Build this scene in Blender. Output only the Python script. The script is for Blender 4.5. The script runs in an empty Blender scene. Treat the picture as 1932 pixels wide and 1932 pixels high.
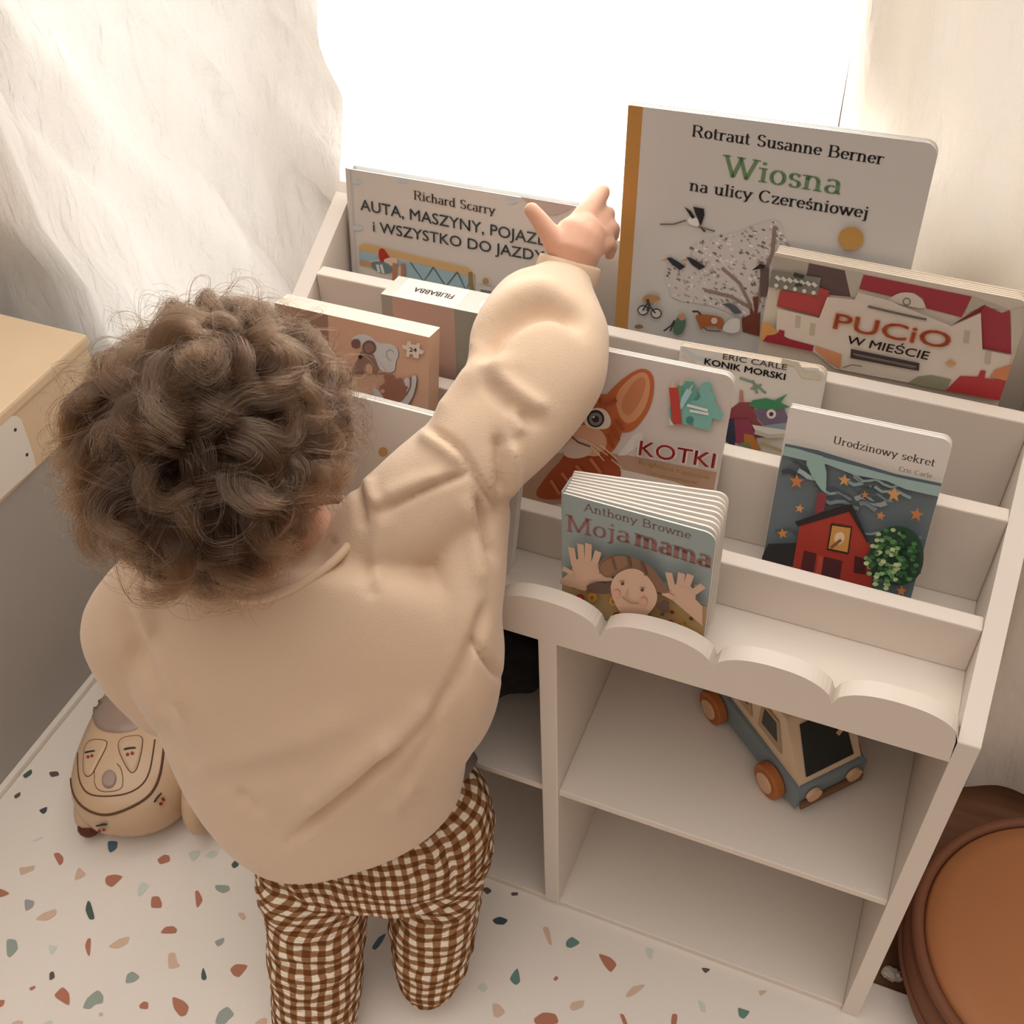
import bpy, bmesh, math, random
import numpy as np
from mathutils import Vector, Matrix, noise
from mathutils.geometry import tessellate_polygon
from mathutils.bvhtree import BVHTree
random.seed(7); np.random.seed(7)
SC = bpy.context.scene
COL = SC.collection

# ------------------------------------------------------------------ camera
YAW, PITCH, ROLL, FPX = .4221, -.7832, -.0476, 2134.9
CAM = np.array([.2182, -.5437, 1.2042])
FW = np.array([-math.sin(YAW)*math.cos(PITCH), math.cos(YAW)*math.cos(PITCH), math.sin(PITCH)])
_r = np.array([math.cos(YAW), math.sin(YAW), 0]); _u = np.cross(_r, FW)
RT = math.cos(ROLL)*_r + math.sin(ROLL)*_u
UP = -math.sin(ROLL)*_r + math.cos(ROLL)*_u
cd = bpy.data.cameras.new('camera'); cam = bpy.data.objects.new('camera', cd); COL.objects.link(cam)
cd.sensor_width = 36; cd.sensor_fit = 'HORIZONTAL'; cd.lens = FPX/1932*36; cd.clip_start = .02
M = Matrix.Identity(4)
for i in range(3):
    M[i][0] = RT[i]; M[i][1] = UP[i]; M[i][2] = -FW[i]; M[i][3] = CAM[i]
cam.matrix_world = M
SC.camera = cam

# ------------------------------------------------------------------ light
w = bpy.data.worlds.new('world'); SC.world = w; w.use_nodes = True
nt = w.node_tree; bg = nt.nodes['Background']
_tc = nt.nodes.new('ShaderNodeTexCoord'); _sx = nt.nodes.new('ShaderNodeSeparateXYZ'); _cr = nt.nodes.new('ShaderNodeValToRGB')
_mr = nt.nodes.new('ShaderNodeMapRange'); _mr.inputs[1].default_value = -1; _mr.inputs[2].default_value = 1
nt.links.new(_tc.outputs['Generated'], _sx.inputs[0]); nt.links.new(_sx.outputs[2], _mr.inputs[0]); nt.links.new(_mr.outputs[0], _cr.inputs[0]); nt.links.new(_cr.outputs[0], bg.inputs[0])
_e = _cr.color_ramp.elements; _e[0].position = .76; _e[0].color = (.125, .088, .064, 1); _e[1].position = .99; _e[1].color = (1, .94, .885, 1)
bg.inputs[1].default_value = 1.55
def area(name, loc, rot, sx, sy, power, color):
    l = bpy.data.lights.new(name, 'AREA'); l.shape = 'RECTANGLE'; l.size = sx; l.size_y = sy
    l.energy = power; l.color = color
    o = bpy.data.objects.new(name, l); COL.objects.link(o); o.location = loc; o.rotation_euler = rot
    return o
area('daylight_outside_window', (-.15, 1.15, 1.35), (math.radians(-82), 0, 0), 2.4, 2.0, 88, (1, .985, .96))
SC.view_settings.view_transform = 'Standard'; SC.view_settings.look = 'None'
SC.view_settings.exposure = .35; SC.view_settings.gamma = 1
SC.view_settings.use_curve_mapping = False
SC.cycles.max_bounces = 8; SC.cycles.diffuse_bounces = 3; SC.cycles.transparent_max_bounces = 16
SC.cycles.sample_clamp_indirect = 4

# ------------------------------------------------------------------ helpers
def lin(c):
    c = c/255.
    return c/12.92 if c <= .04045 else ((c+.055)/1.055)**2.4
MATS = {}
def mat(name, rgb, rough=.6, bump=0, bscale=200, spec=.3, sheen=0, var=0, vscale=30):
    if name in MATS: return MATS[name]
    m = bpy.data.materials.new(name); m.use_nodes = True; n = m.node_tree.nodes; L = m.node_tree.links
    b = n['Principled BSDF']; c = tuple(lin(x) for x in rgb)+(1,)
    b.inputs['Base Color'].default_value = c; b.inputs['Roughness'].default_value = rough
    b.inputs['Specular IOR Level'].default_value = spec
    if sheen: b.inputs['Sheen Weight'].default_value = sheen; b.inputs['Sheen Roughness'].default_value = .5
    tc = n.new('ShaderNodeTexCoord')
    if bump:
        t = n.new('ShaderNodeTexNoise'); t.inputs['Scale'].default_value = bscale; t.inputs['Detail'].default_value = 4
        bp = n.new('ShaderNodeBump'); bp.inputs['Strength'].default_value = bump; bp.inputs['Distance'].default_value = .002
        L.new(tc.outputs['Object'], t.inputs['Vector']); L.new(t.outputs[0], bp.inputs['Height']); L.new(bp.outputs[0], b.inputs['Normal'])
    if var:
        t = n.new('ShaderNodeTexNoise'); t.inputs['Scale'].default_value = vscale; t.inputs['Detail'].default_value = 5
        mx = n.new('ShaderNodeMix'); mx.data_type = 'RGBA'
        mx.inputs[6].default_value = tuple(x*(1-var) for x in c[:3])+(1,); mx.inputs[7].default_value = tuple(min(1, x*(1+var)) for x in c[:3])+(1,)
        L.new(tc.outputs['Object'], t.inputs['Vector']); L.new(t.outputs[0], mx.inputs[0]); L.new(mx.outputs[2], b.inputs['Base Color'])
    MATS[name] = m; return m
def ink(rgb):
    k = 'print_%d_%d_%d' % tuple(rgb)
    return mat(k, rgb, .45, spec=.35)

def ray(px, py): return FW + RT*(px-966)/FPX - UP*(py-966)/FPX
def at(px, py, d): return CAM + ray(px, py)*d
def onz(px, py, z): d = ray(px, py); return CAM + d*(z-CAM[2])/d[2]
def ony(px, py, y): d = ray(px, py); return CAM + d*(y-CAM[1])/d[1]
def onx(px, py, x): d = ray(px, py); return CAM + d*(x-CAM[0])/d[0]
def topx(P):
    d = P - CAM; z = d@FW
    return np.stack([966+FPX*(d@RT)/z, 966-FPX*(d@UP)/z, z], -1)
def crop(ox, oy, s): return lambda pts: [(ox+x*s, oy+y*s) for x, y in pts]
c1 = crop(500, 280, .36232); c2 = crop(1130, 160, .41511); c3 = crop(900, 600, .33651); c4 = crop(1380, 700, .38819)
c6 = crop(0, 1180, .26915); c7 = crop(880, 1150, .54451)
d1 = crop(1500, 1350, .30126); d2 = crop(400, 1380, .34161); d4 = crop(930, 320, .15528); d5 = crop(600, 480, .18634)
d6 = crop(1180, 1180, .26915); d7 = crop(0, 1450, .32091); d8 = crop(1400, 430, .27536); ec = crop(150, 900, .46584)

def thing(name, label, cat, loc, group=None):
    o = bpy.data.objects.new(name, None); COL.objects.link(o); o.location = loc; o.empty_display_size = .02
    o['label'] = label; o['category'] = cat
    if group: o['group'] = group
    return o
def tag(o, label, cat, group=None, kind=None):
    if label: o['label'] = label
    if cat: o['category'] = cat
    if group: o['group'] = group
    if kind: o['kind'] = kind
    return o
def wloc(o):
    v = Vector((0, 0, 0))
    while o is not None: v += o.location; o = o.parent
    return v
class MB:
    def __init__(s): s.v = []; s.f = []; s.m = []; s.mats = []
    def mi(s, m):
        if m not in s.mats: s.mats.append(m)
        return s.mats.index(m)
    def add(s, vs, fs, m):
        k = len(s.v); s.v += [tuple(float(a) for a in p) for p in vs]; i = s.mi(m)
        for f in fs: s.f.append([a+k for a in f]); s.m.append(i)
        return s
    def box(s, a, b, m):
        (x0, y0, z0), (x1, y1, z1) = a, b
        vs = [(x0,y0,z0),(x1,y0,z0),(x1,y1,z0),(x0,y1,z0),(x0,y0,z1),(x1,y0,z1),(x1,y1,z1),(x0,y1,z1)]
        return s.add(vs, [(0,3,2,1),(4,5,6,7),(0,1,5,4),(1,2,6,5),(2,3,7,6),(3,0,4,7)], m)
    def prism(s, pts, d, m, mside=None):
        """pts: 3D loop, d: extrusion vector"""
        pts = [np.array(p, float) for p in pts]; n = len(pts); d = np.array(d, float)
        tri = tessellate_polygon([[Vector(p) for p in pts]])
        vs = pts + [p+d for p in pts]
        nrm = sum((np.cross(pts[i]-pts[0], pts[(i+1) % n]-pts[0]) for i in range(1, n)), np.zeros(3))
        flip = nrm@d > 0
        fs = []
        for t in tri:
            a = np.cross(pts[t[1]]-pts[t[0]], pts[t[2]]-pts[t[0]])@d > 0
            fs.append(t[::-1] if a else t); q = tuple(x+n for x in t); fs.append(q if a else q[::-1])
        s.add(vs, fs, m)
        sd = [((i+1) % n, i, i+n, (i+1) % n+n) if not flip else (i, (i+1) % n, (i+1) % n+n, i+n) for i in range(n)]
        sd = [f[::-1] for f in sd] if False else sd
        s.add(vs, sd, mside or m); return s
    def loft(s, rings, m, cap=True, closed=True):
        n = len(rings[0]); vs = [p for r in rings for p in r]; fs = []
        for i in range(len(rings)-1):
            for j in range(n if closed else n-1):
                a = i*n+j; b = i*n+(j+1) % n; fs.append((a, b, b+n, a+n))
        if cap: fs.append(tuple(range(n))[::-1]); k = (len(rings)-1)*n; fs.append(tuple(range(k, k+n)))
        return s.add(vs, fs, m)
    def tube(s, pts, r, m, n=8, cap=True):
        pts = [np.array(p, float) for p in pts]; R = r if hasattr(r, '__len__') else [r]*len(pts); rings = []; ref = None
        for i, p in enumerate(pts):
            t = pts[min(i+1, len(pts)-1)]-pts[max(i-1, 0)]; t /= np.linalg.norm(t)+1e-12
            if ref is None: ref = np.array([0, 0, 1.]) if abs(t[2]) < .9 else np.array([1., 0, 0])
            a = np.cross(t, ref); a /= np.linalg.norm(a)+1e-12; b = np.cross(t, a); ref = np.cross(a, t)
            rings.append([p+R[i]*(math.cos(q)*a+math.sin(q)*b) for q in np.linspace(0, 2*math.pi, n, endpoint=False)])
        return s.loft(rings, m, cap)
    def ball(s, c, rad, m, nu=20, nv=12, ax=None):
        c = np.array(c, float); rad = np.array([rad]*3 if not hasattr(rad, '__len__') else rad); A = np.eye(3) if ax is None else np.array(ax)
        rings = []
        for i in range(nv+1):
            t = math.pi*(i/nv); t = min(max(t, .02), math.pi-.02)
            rings.append([c+A.T@(rad*np.array([math.sin(t)*math.cos(p), math.sin(t)*math.sin(p), -math.cos(t)])) for p in np.linspace(0, 2*math.pi, nu, endpoint=False)])
        return s.loft(rings, m)
    def build(s, name, parent=None, smooth=False, bevel=0, seg=2):
        me = bpy.data.meshes.new(name); off = wloc(parent) if parent else Vector((0, 0, 0))
        me.from_pydata([(p[0]-off.x, p[1]-off.y, p[2]-off.z) for p in s.v], [], s.f)
        for m in s.mats: me.materials.append(m)
        me.polygons.foreach_set('material_index', s.m)
        if smooth: me.polygons.foreach_set('use_smooth', [True]*len(me.polygons))
        me.update(); o = bpy.data.objects.new(name, me); COL.objects.link(o)
        if parent: o.parent = parent
        if bevel:
            b = o.modifiers.new('bevel', 'BEVEL'); b.width = bevel; b.segments = seg; b.limit_method = 'ANGLE'; b.angle_limit = .7
            b.harden_normals = False
        return o

# ------------------------------------------------------------------ the setting
ZF = -.012
m_wall = mat('wall_paint', (232, 218, 202), .9, bump=.1, bscale=60)
m_floor = mat('wood_floor', (150, 108, 78), .55, var=.25, vscale=9)
def wood_floor():
    m = mat('floor_boards', (128, 88, 62), .5); n = m.node_tree.nodes; L = m.node_tree.links
    tc = n.new('ShaderNodeTexCoord'); mp = n.new('ShaderNodeMapping'); mp.inputs['Scale'].default_value = (1, 12, 1)
    t = n.new('ShaderNodeTexNoise'); t.inputs['Scale'].default_value = 6; t.inputs['Detail'].default_value = 6
    r = n.new('ShaderNodeValToRGB'); r.color_ramp.elements[0].color = tuple(lin(x) for x in (98, 64, 44))+(1,); r.color_ramp.elements[1].color = tuple(lin(x) for x in (150, 108, 78))+(1,)
    L.new(tc.outputs['Object'], mp.inputs[0]); L.new(mp.outputs[0], t.inputs['Vector']); L.new(t.outputs[0], r.inputs[0]); L.new(r.outputs[0], n['Principled BSDF'].inputs['Base Color'])
    return m
tag(MB().box((-2, -1.6, ZF-.05), (2, .6, ZF), wood_floor()).build('floor'), None, None, kind='structure')
b = MB()
WX0, WX1, DX1, SILL, DS = -.80, .62, -.42, .655, .30
b.box((-2, .42, ZF-.05), (WX0, .52, 2.5), m_wall).box((WX1, .42, ZF-.05), (2, .52, 2.5), m_wall)
b.box((WX0, .42, 2.25), (WX1, .52, 2.5), m_wall).box((WX0, .42, ZF-.05), (DX1, .52, DS), m_wall).box((DX1, .42, ZF-.05), (WX1, .52, SILL), m_wall)
tag(b.build('wall_back'), None, None, kind='structure')
m_wf = mat('window_frame_white', (236, 232, 226), .4)
b = MB()
for x0, x1, z0 in ((WX0, DX1, DS), (DX1, WX1, SILL)):
    b.box((x0, .44, z0), (x0+.03, .5, 2.25), m_wf).box((x1-.03, .44, z0), (x1, .5, 2.25), m_wf)
    b.box((x0+.03, .44, z0), (x1-.03, .5, z0+.03), m_wf).box((x0+.03, .44, 2.22), (x1-.03, .5, 2.25), m_wf)
tag(b.build('window_1'), None, None, kind='structure')

# ------------------------------------------------------------------ curtains
def cloth_mat(name, rgb, trans, bump=.5, scale=(60, 60, 14)):
    m = bpy.data.materials.new(name); m.use_nodes = True; n = m.node_tree.nodes; L = m.node_tree.links
    n.remove(n['Principled BSDF']); out = n['Material Output']; c = tuple(lin(x) for x in rgb)+(1,)
    df = n.new('ShaderNodeBsdfDiffuse'); tr = n.new('ShaderNodeBsdfTranslucent'); mx = n.new('ShaderNodeMixShader')
    df.inputs[0].default_value = c; tr.inputs[0].default_value = c; mx.inputs[0].default_value = trans
    tc = n.new('ShaderNodeTexCoord'); mp = n.new('ShaderNodeMapping'); mp.inputs['Scale'].default_value = scale; mp.inputs['Rotation'].default_value = (0, .35, 0)
    t = n.new('ShaderNodeTexNoise'); t.inputs['Scale'].default_value = 1; t.inputs['Detail'].default_value = 6; t.inputs['Distortion'].default_value = .8
    t2 = n.new('ShaderNodeTexNoise'); t2.inputs['Scale'].default_value = 900; ad = n.new('ShaderNodeMath'); ad.operation = 'MULTIPLY_ADD'; ad.inputs[1].default_value = .08
    bp = n.new('ShaderNodeBump'); bp.inputs['Strength'].default_value = bump; bp.inputs['Distance'].default_value = .009
    L.new(tc.outputs['Object'], mp.inputs[0]); L.new(mp.outputs[0], t.inputs['Vector']); L.new(tc.outputs['Object'], t2.inputs['Vector'])
    L.new(t2.outputs[0], ad.inputs[0]); L.new(t.outputs[0], ad.inputs[2]); L.new(ad.outputs[0], bp.inputs['Height'])
    L.new(bp.outputs[0], df.inputs['Normal']); L.new(bp.outputs[0], tr.inputs['Normal'])
    L.new(df.outputs[0], mx.inputs[1]); L.new(tr.outputs[0], mx.inputs[2]); L.new(mx.outputs[0], out.inputs[0])
    return m
def curtain(name, x0, x1, z0, z1, yf, m, label, nx=160, nz=150):
    vs = []; fs = []
    for j in range(nz+1):
        z = z0+(z1-z0)*j/nz
        for i in range(nx+1):
            x = x0+(x1-x0)*i/nx; vs.append((x, yf(x, z), z))
    for j in range(nz):
        for i in range(nx):
            a = j*(nx+1)+i; fs.append((a, a+1, a+nx+2, a+nx+1))
    b = MB().add(vs, fs, m); o = b.build(name, smooth=True); tag(o, label, 'curtain', 'curtains across the window'); return o
def bmp(t, c, wd): return math.exp(-((t-c)/wd)**2)
def yleft(x, z):
    s = x+.9*(z-.75); f = max(0, min(1, (1.5-z)/.5))
    y = .345+.010*math.sin(38*x+3*z)+.004*math.sin(90*x+5*z+1)
    for c, wd, a in ((-.62, .03, -.022), (-.50, .022, .020), (-.44, .03, -.026), (-.36, .02, .012), (-.30, .03, -.015), (-.72, .03, .014), (-.80, .03, -.02)):
        y += a*bmp(s, c, wd)*f
    y += .008*noise.noise(Vector((x*9, 1.7, z*3)))
    if x < -.62 and z < .5: y = y+.03*min(1, (-.62-x)/.08)*min(1, (.5-z)/.1)
    if x > -.42: y = y+.0*0-.012*min(1, (x+.42)/.05)
    return max(.324, min(y, .40))
def ymid(x, z): return .372+.004*math.sin(22*x+1)+.002*math.sin(60*x+4*z)
def yright(x, z):
    y = .350+.016*math.sin(30*x+1.5*z)+.007*math.sin(71*x+2)+.010*noise.noise(Vector((x*7, 5, z*2.5)))
    y -= .02*bmp(x+.25*(z-.8), .16, .02); y += .03*bmp(x, .115, .012)
    y += .018*math.sin(26*(x-.7*z))*bmp(z, .62, .16)
    y += .008
    f = min(1, max(0, (x-.345)/.04))*min(1, max(0, (.62-z)/.5))
    y = y*(1-f)+(.300+(y-.358)*.5)*f
    return max(.324 if x < .345 else .324-.04*f, min(y, .405))
mc = cloth_mat('sheer_cotton', (248, 245, 240), .20, .9)
mc2 = cloth_mat('cream_cotton', (243, 234, 222), .11, .5)
curtain('curtain', -1.25, -.34, .012, 2.3, yleft, mc, 'crinkled white sheer curtain gathered at the left behind the grey cabinet')
curtain('curtain', -.40, .118, .03, 2.3, ymid, cloth_mat('sheer_voile', (252, 250, 247), .75, .25), 'bright smooth white curtain panel in front of the window, middle one', 80, 80)
curtain('curtain', .119, 1.15, .035, 2.3, yright, mc2, 'cream curtain at the right, hanging beside the large cherry street picture book')

# ------------------------------------------------------------------ play mat with terrazzo chips
m_matw = mat('mat_foam', (232, 222, 211), .7, bump=.15, bscale=500)
pal = dict(r=(178, 118, 94), t=(212, 182, 158), g=(152, 162, 152), d=(68, 80, 86), b=(84, 108, 122), m=(204, 210, 198), s=(102, 134, 124), y=(160, 160, 158), w=(98, 84, 80), n=(76, 94, 84))
chips = [('b', d7([(632,425),(692,427),(688,470),(650,497),(636,480)])), ('d', d7([(225,245),(278,222),(275,250),(255,270)])), ('m', d7([(180,430),(250,398),(262,404),(215,428)])),
 ('r', d7([(312,500),(345,493),(372,520),(372,550),(350,573),(335,545)])), ('t', d7([(110,580),(150,580),(205,567),(200,597),(160,612),(120,630)])), ('t', d7([(460,573),(512,625),(432,665)])),
 ('r', d7([(617,650),(630,630),(680,622),(725,634),(690,670),(655,700),(622,680)])), ('r', d7([(922,535),(965,505),(995,510),(1002,545),(940,565)])), ('m', d7([(1100,490),(1180,478),(1165,520),(1130,550)])),
 ('m', d7([(1215,500),(1260,480),(1285,495),(1250,528),(1212,522)])), ('n', d7([(1358,565),(1380,540),(1410,538),(1400,575),(1372,588)])), ('g', d7([(1260,684),(1345,686),(1353,715),(1310,735),(1270,715)])),
 ('m', d7([(838,660),(880,690),(845,730),(812,760),(808,700)])), ('r', d7([(-40,700),(10,708),(62,735),(10,755),(-40,760)])), ('y', d7([(142,765),(204,778),(195,815),(148,842)])), ('t', d7([(202,890),(250,850),(332,822),(330,860),(280,895)])),
 ('n', d7([(500,830),(515,775),(532,785),(560,885),(525,890)])), ('r', d7([(890,752),(935,750),(952,790),(950,820),(885,820)])), ('r', d7([(1145,720),(1165,715),(1195,775),(1155,827)])), ('t', d7([(1392,850),(1430,845),(1447,880),(1425,895)])),
 ('r', d7([(938,970),(970,930),(1020,925),(1042,945),(1035,970)])), ('t', d7([(630,1050),(700,1000),(765,985),(750,1030),(690,1060)])), ('r', d7([(498,1040),(515,1000),(536,997),(528,1108),(512,1090)])), ('g', d7([(36,1000),(95,1005),(108,1060),(60,1113),(40,1100)])),
 ('m', d7([(280,1035),(342,1045),(300,1105)])), ('y', d7([(1258,1015),(1322,990),(1310,1030),(1280,1050)])), ('t', d7([(988,1085),(1030,1080),(1040,1135),(1060,1165),(988,1182)])), ('n', d7([(1182,1210),(1195,1163),(1217,1230),(1205,1245),(1185,1240)])),
 ('r', d7([(1350,1180),(1385,1148),(1464,1155),(1405,1230),(1370,1215)])), ('w', d7([(290,1200),(315,1190),(324,1230),(290,1248)])), ('g', d7([(735,1265),(745,1210),(780,1190),(825,1225),(790,1255)])), ('r', d7([(170,1290),(205,1275),(210,1290),(180,1308)])),
 ('r', d7([(318,1330),(368,1280),(408,1320),(410,1400),(330,1350)])), ('g', d7([(483,1410),(510,1350),(575,1298),(608,1335),(605,1380),(560,1385),(530,1415)])), ('r', d7([(818,1390),(845,1368),(872,1375),(872,1416),(822,1412)])),
 ('r', d7([(1010,1337),(1080,1365),(1112,1400),(1095,1450),(1060,1460),(1020,1410)])), ('g', d7([(1260,1502),(1285,1430),(1338,1395),(1380,1445),(1340,1480),(1325,1502)])), ('r', d7([(-30,1365),(30,1358),(20,1395),(-30,1415)])),
 ('t', d7([(60,1500),(100,1480),(140,1485),(130,1510)])), ('m', d7([(250,1500),(290,1478),(315,1485),(300,1510)])), ('t', d7([(1490,1505),(1530,1470),(1570,1465),(1570,1505)])), ('t', d7([(575,1445),(600,1430),(608,1450),(590,1458)])),
 ('w', d7([(285,20),(340,15),(350,40),(300,52)])), ('n', d7([(130,40),(185,0),(190,30),(150,60)])), ('w', d7([(80,160),(120,135),(120,160),(90,180)])),
 ('d', c7([(88,1075),(115,1063),(146,1075),(130,1093),(100,1090)])), ('s', c7([(345,1150),(365,1132),(397,1155),(362,1174),(345,1168)])), ('t', c7([(262,1100),(285,1098),(298,1165),(285,1160)])),
 ('r', c7([(455,1190),(500,1205),(523,1230),(500,1260),(475,1230)])), ('s', c7([(147,1280),(178,1237),(188,1290),(170,1303)])), ('m', c7([(620,1170),(650,1175),(640,1215),(625,1200)])), ('w', c7([(812,1240),(848,1245),(828,1262)])),
 ('r', c7([(232,1418),(265,1395),(310,1400),(322,1436),(240,1440)])), ('t', c7([(550,1340),(575,1305),(625,1298),(590,1330),(560,1345)])), ('t', c7([(357,1380),(365,1360),(410,1352),(405,1378),(370,1392)])),
 ('t', c7([(88,1365),(110,1365),(137,1395),(110,1415),(95,1410)])), ('r', c7([(300,1280),(312,1268),(320,1278),(308,1288)])), ('s', c7([(940,1378),(960,1385),(984,1392),(962,1420),(944,1410)])), ('m', c7([(800,1350),(825,1365),(832,1398),(815,1395)])),
 ('m', c7([(35,1310),(60,1290),(75,1310),(60,1330)])), ('t', c7([(1010,1320),(1045,1320),(1020,1340)])), ('r', c7([(530,1400),(545,1402),(560,1440),(545,1440)])), ('r', c7([(712,1400),(732,1402),(728,1440),(708,1440)])),
 ('w', d2([(1490,870),(1520,858),(1548,880),(1520,903)])), ('w', d2([(1650,890),(1690,888),(1690,905),(1655,908)])), ('b', d2([(880,1195),(920,1135),(965,1112),(935,1170),(900,1210)])), ('d', d2([(1138,1475),(1210,1480),(1195,1530),(1145,1530)])),
 ('t', d2([(285,1050),(320,1040),(320,1080),(290,1080)]))]
b = MB()
m_side = m_matw
b.prism([(-1.3, -1.5, ZF), (.75, -1.5, ZF), (.75, .042, ZF), (.33, .042, ZF), (.33, .10, ZF), (-.2, .10, ZF), (-.2, .30, ZF), (-1.3, .30, ZF)], (0, 0, .012), m_matw)
def chip(poly, col, z=.0004):
    n = len(poly); q = []
    for k in range(n):      # rounded corners
        p0, p1, p2 = (np.array(poly[k-1]), np.array(poly[k]), np.array(poly[(k+1) % n]))
        for t in (-.32, 0, .32):
            q.append(p1+(p1-p0)*t if t < 0 else (p1 if t == 0 else p1+(p2-p1)*t))
        q[-2] = .6*p1+.2*q[-3]+.2*q[-1]
    P = [onz(x, y, z) for x, y in q]
    tri = tessellate_polygon([[Vector(p) for p in P]])
    fs = [t if np.cross(P[t[1]]-P[t[0]], P[t[2]]-P[t[0]])[2] > 0 else t[::-1] for t in tri]
    b.add(P, fs, mat('chip_'+col, pal[col], .65))
for c, poly in chips: chip(poly, c)
# chips outside the traced area, same sizes
keys = list('rrtggdmsy')
for k in range(430):
    x, y = random.uniform(-1.25, .7), random.uniform(-1.4, .27)
    X = topx(np.array([x, y, 0.]))
    if 0 <= X[0] <= 1932 and 1230 <= X[1] <= 1990 and x < .36 and not (x < -.69): continue
    if y > .03 and x > -.2: continue
    a0 = random.random()*6.3; n = random.choice((4, 5, 6)); el = random.uniform(.45, 1)
    P = []
    for j in range(n):
        a = 2*math.pi*j/n+random.uniform(-.3, .3); rr = random.uniform(.007, .013)
        p = (rr*math.cos(a), rr*el*math.sin(a)); P.append((x+p[0]*math.cos(a0)-p[1]*math.sin(a0), y+p[0]*math.sin(a0)+p[1]*math.cos(a0), .0004))
    kk = random.choice(keys); b.add(P, [tuple(range(n))], mat('chip_'+kk, pal[kk], .65))
tag(b.build('play_mat'), 'off-white foam play mat with scattered terrazzo chips under the child and bookshelf', 'play mat')
# ------------------------------------------------------------------ bookshelf
m_sh = mat('white_lacquer', (232, 221, 209), .42, bump=.04, bscale=400)
XI, XO = .32, .3363
shelf = thing('bookshelf', 'white wooden front-facing bookshelf with scalloped front rail and open compartments below', 'bookshelf', (0, .15, 0))
def side(x0, x1):
    prof = [(0, 0), (.318, 0), (.318, .662), (.31, .654), (.0, .494)]
    MB().prism([(x0, y, z) for y, z in prof], (x1-x0, 0, 0), m_sh).build('side_panel', shelf, bevel=.0012)
side(-XO, -XI); side(XI, XO)
def boxp(name, a, bb, m=m_sh, bev=.001): return MB().box(a, bb, m).build(name, shelf, bevel=bev)
boxp('divider', (-.0082, .0, .009), (.0082, .312, .468))
boxp('bottom_board', (-XI, .003, .0), (XI, .312, .009))
boxp('shelf_board', (-XI, .003, .230), (-.0082, .312, .239))
boxp('shelf_board', (.0082, .003, .230), (XI, .312, .239))
boxp('tray_board', (-XI, .0150, .468), (XI, .312, .482))
boxp('back_panel', (-XI, .312, .0), (XI, .318, .656))
for y, z in ((.0775, .5326), (.154, .5765), (.2275, .6149)):
    boxp('book_rail', (-XI, y, .482), (XI, y+.0147, z), bev=.0015)
# scalloped board: seven arcs between rounded valleys
zs, zv, zt_ = .468, .494, .5195; s = 2*XI/7; top = []
for k in range(7):
    xc = XI-(k+.5)*s
    for a in np.linspace(0, 1, 26):
        x = xc+s/2-a*s; t = abs(2*a-1)
        z = zv+(zt_-zv)*math.sqrt(max(0, 1-(t*.985)**2.3))
        if t > .93: z = z*.0+ (zv+(zt_-zv)*math.sqrt(1-(.93*.985)**2.3))*(1-((t-.93)/.07))**1.5 + zv*(1-(1-((t-.93)/.07))**1.5)
        top.append((x, z))
pts = [(-XI, zs), (XI, zs)] + top
q = [pts[0]]
for p in pts[1:]:
    if abs(p[0]-q[-1][0])+abs(p[1]-q[-1][1]) > 1e-5: q.append(p)
if abs(q[-1][0]-q[0][0])+abs(q[-1][1]-q[0][1]) < 1e-5: q.pop()
MB().prism([(x, 0, z) for x, z in q], (0, .0150, 0), m_sh).build('scalloped_rail', shelf, bevel=.0012)

# ------------------------------------------------------------------ books
class Frame:
    def __init__(s, x0, y0, z0, th, yaw, roll):
        s.O = np.array([x0, y0, z0]); u = np.array([math.cos(yaw), math.sin(yaw), 0]); n = np.array([-math.sin(yaw), math.cos(yaw), 0])
        v = math.cos(th)*np.array([0, 0, 1.])+math.sin(th)*n
        s.u = math.cos(roll)*u+math.sin(roll)*v; s.v = -math.sin(roll)*u+math.cos(roll)*v; s.n = np.cross(s.v, s.u); s.n *= np.sign(s.n@n)
        # stand on its lowest corner
    def P(s, a, b, w=0): return s.O+s.u*a+s.v*b+s.n*w
    def uv(s, px, py):
        d = ray(px, py); t = ((s.O-CAM)@s.n)/(d@s.n); q = CAM+d*t-s.O; return (q@s.u, q@s.v)
def rrect(x0, y0, x1, y1, r, k=5):
    """r: radii for BL, BR, TR, TL"""
    out = []
    for (cx, cy, a0, rr) in ((x0, y0, 180, r[0]), (x1, y0, 270, r[1]), (x1, y1, 0, r[2]), (x0, y1, 90, r[3])):
        if rr <= 0: out.append((cx, cy)); continue
        sx = 1 if cx == x0 else -1; sy = 1 if cy == y0 else -1
        for t in range(k+1):
            a = math.radians(a0+90*t/k); out.append((cx+sx*rr+rr*math.cos(a), cy+sy*rr+rr*math.sin(a)))
    return out
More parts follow.
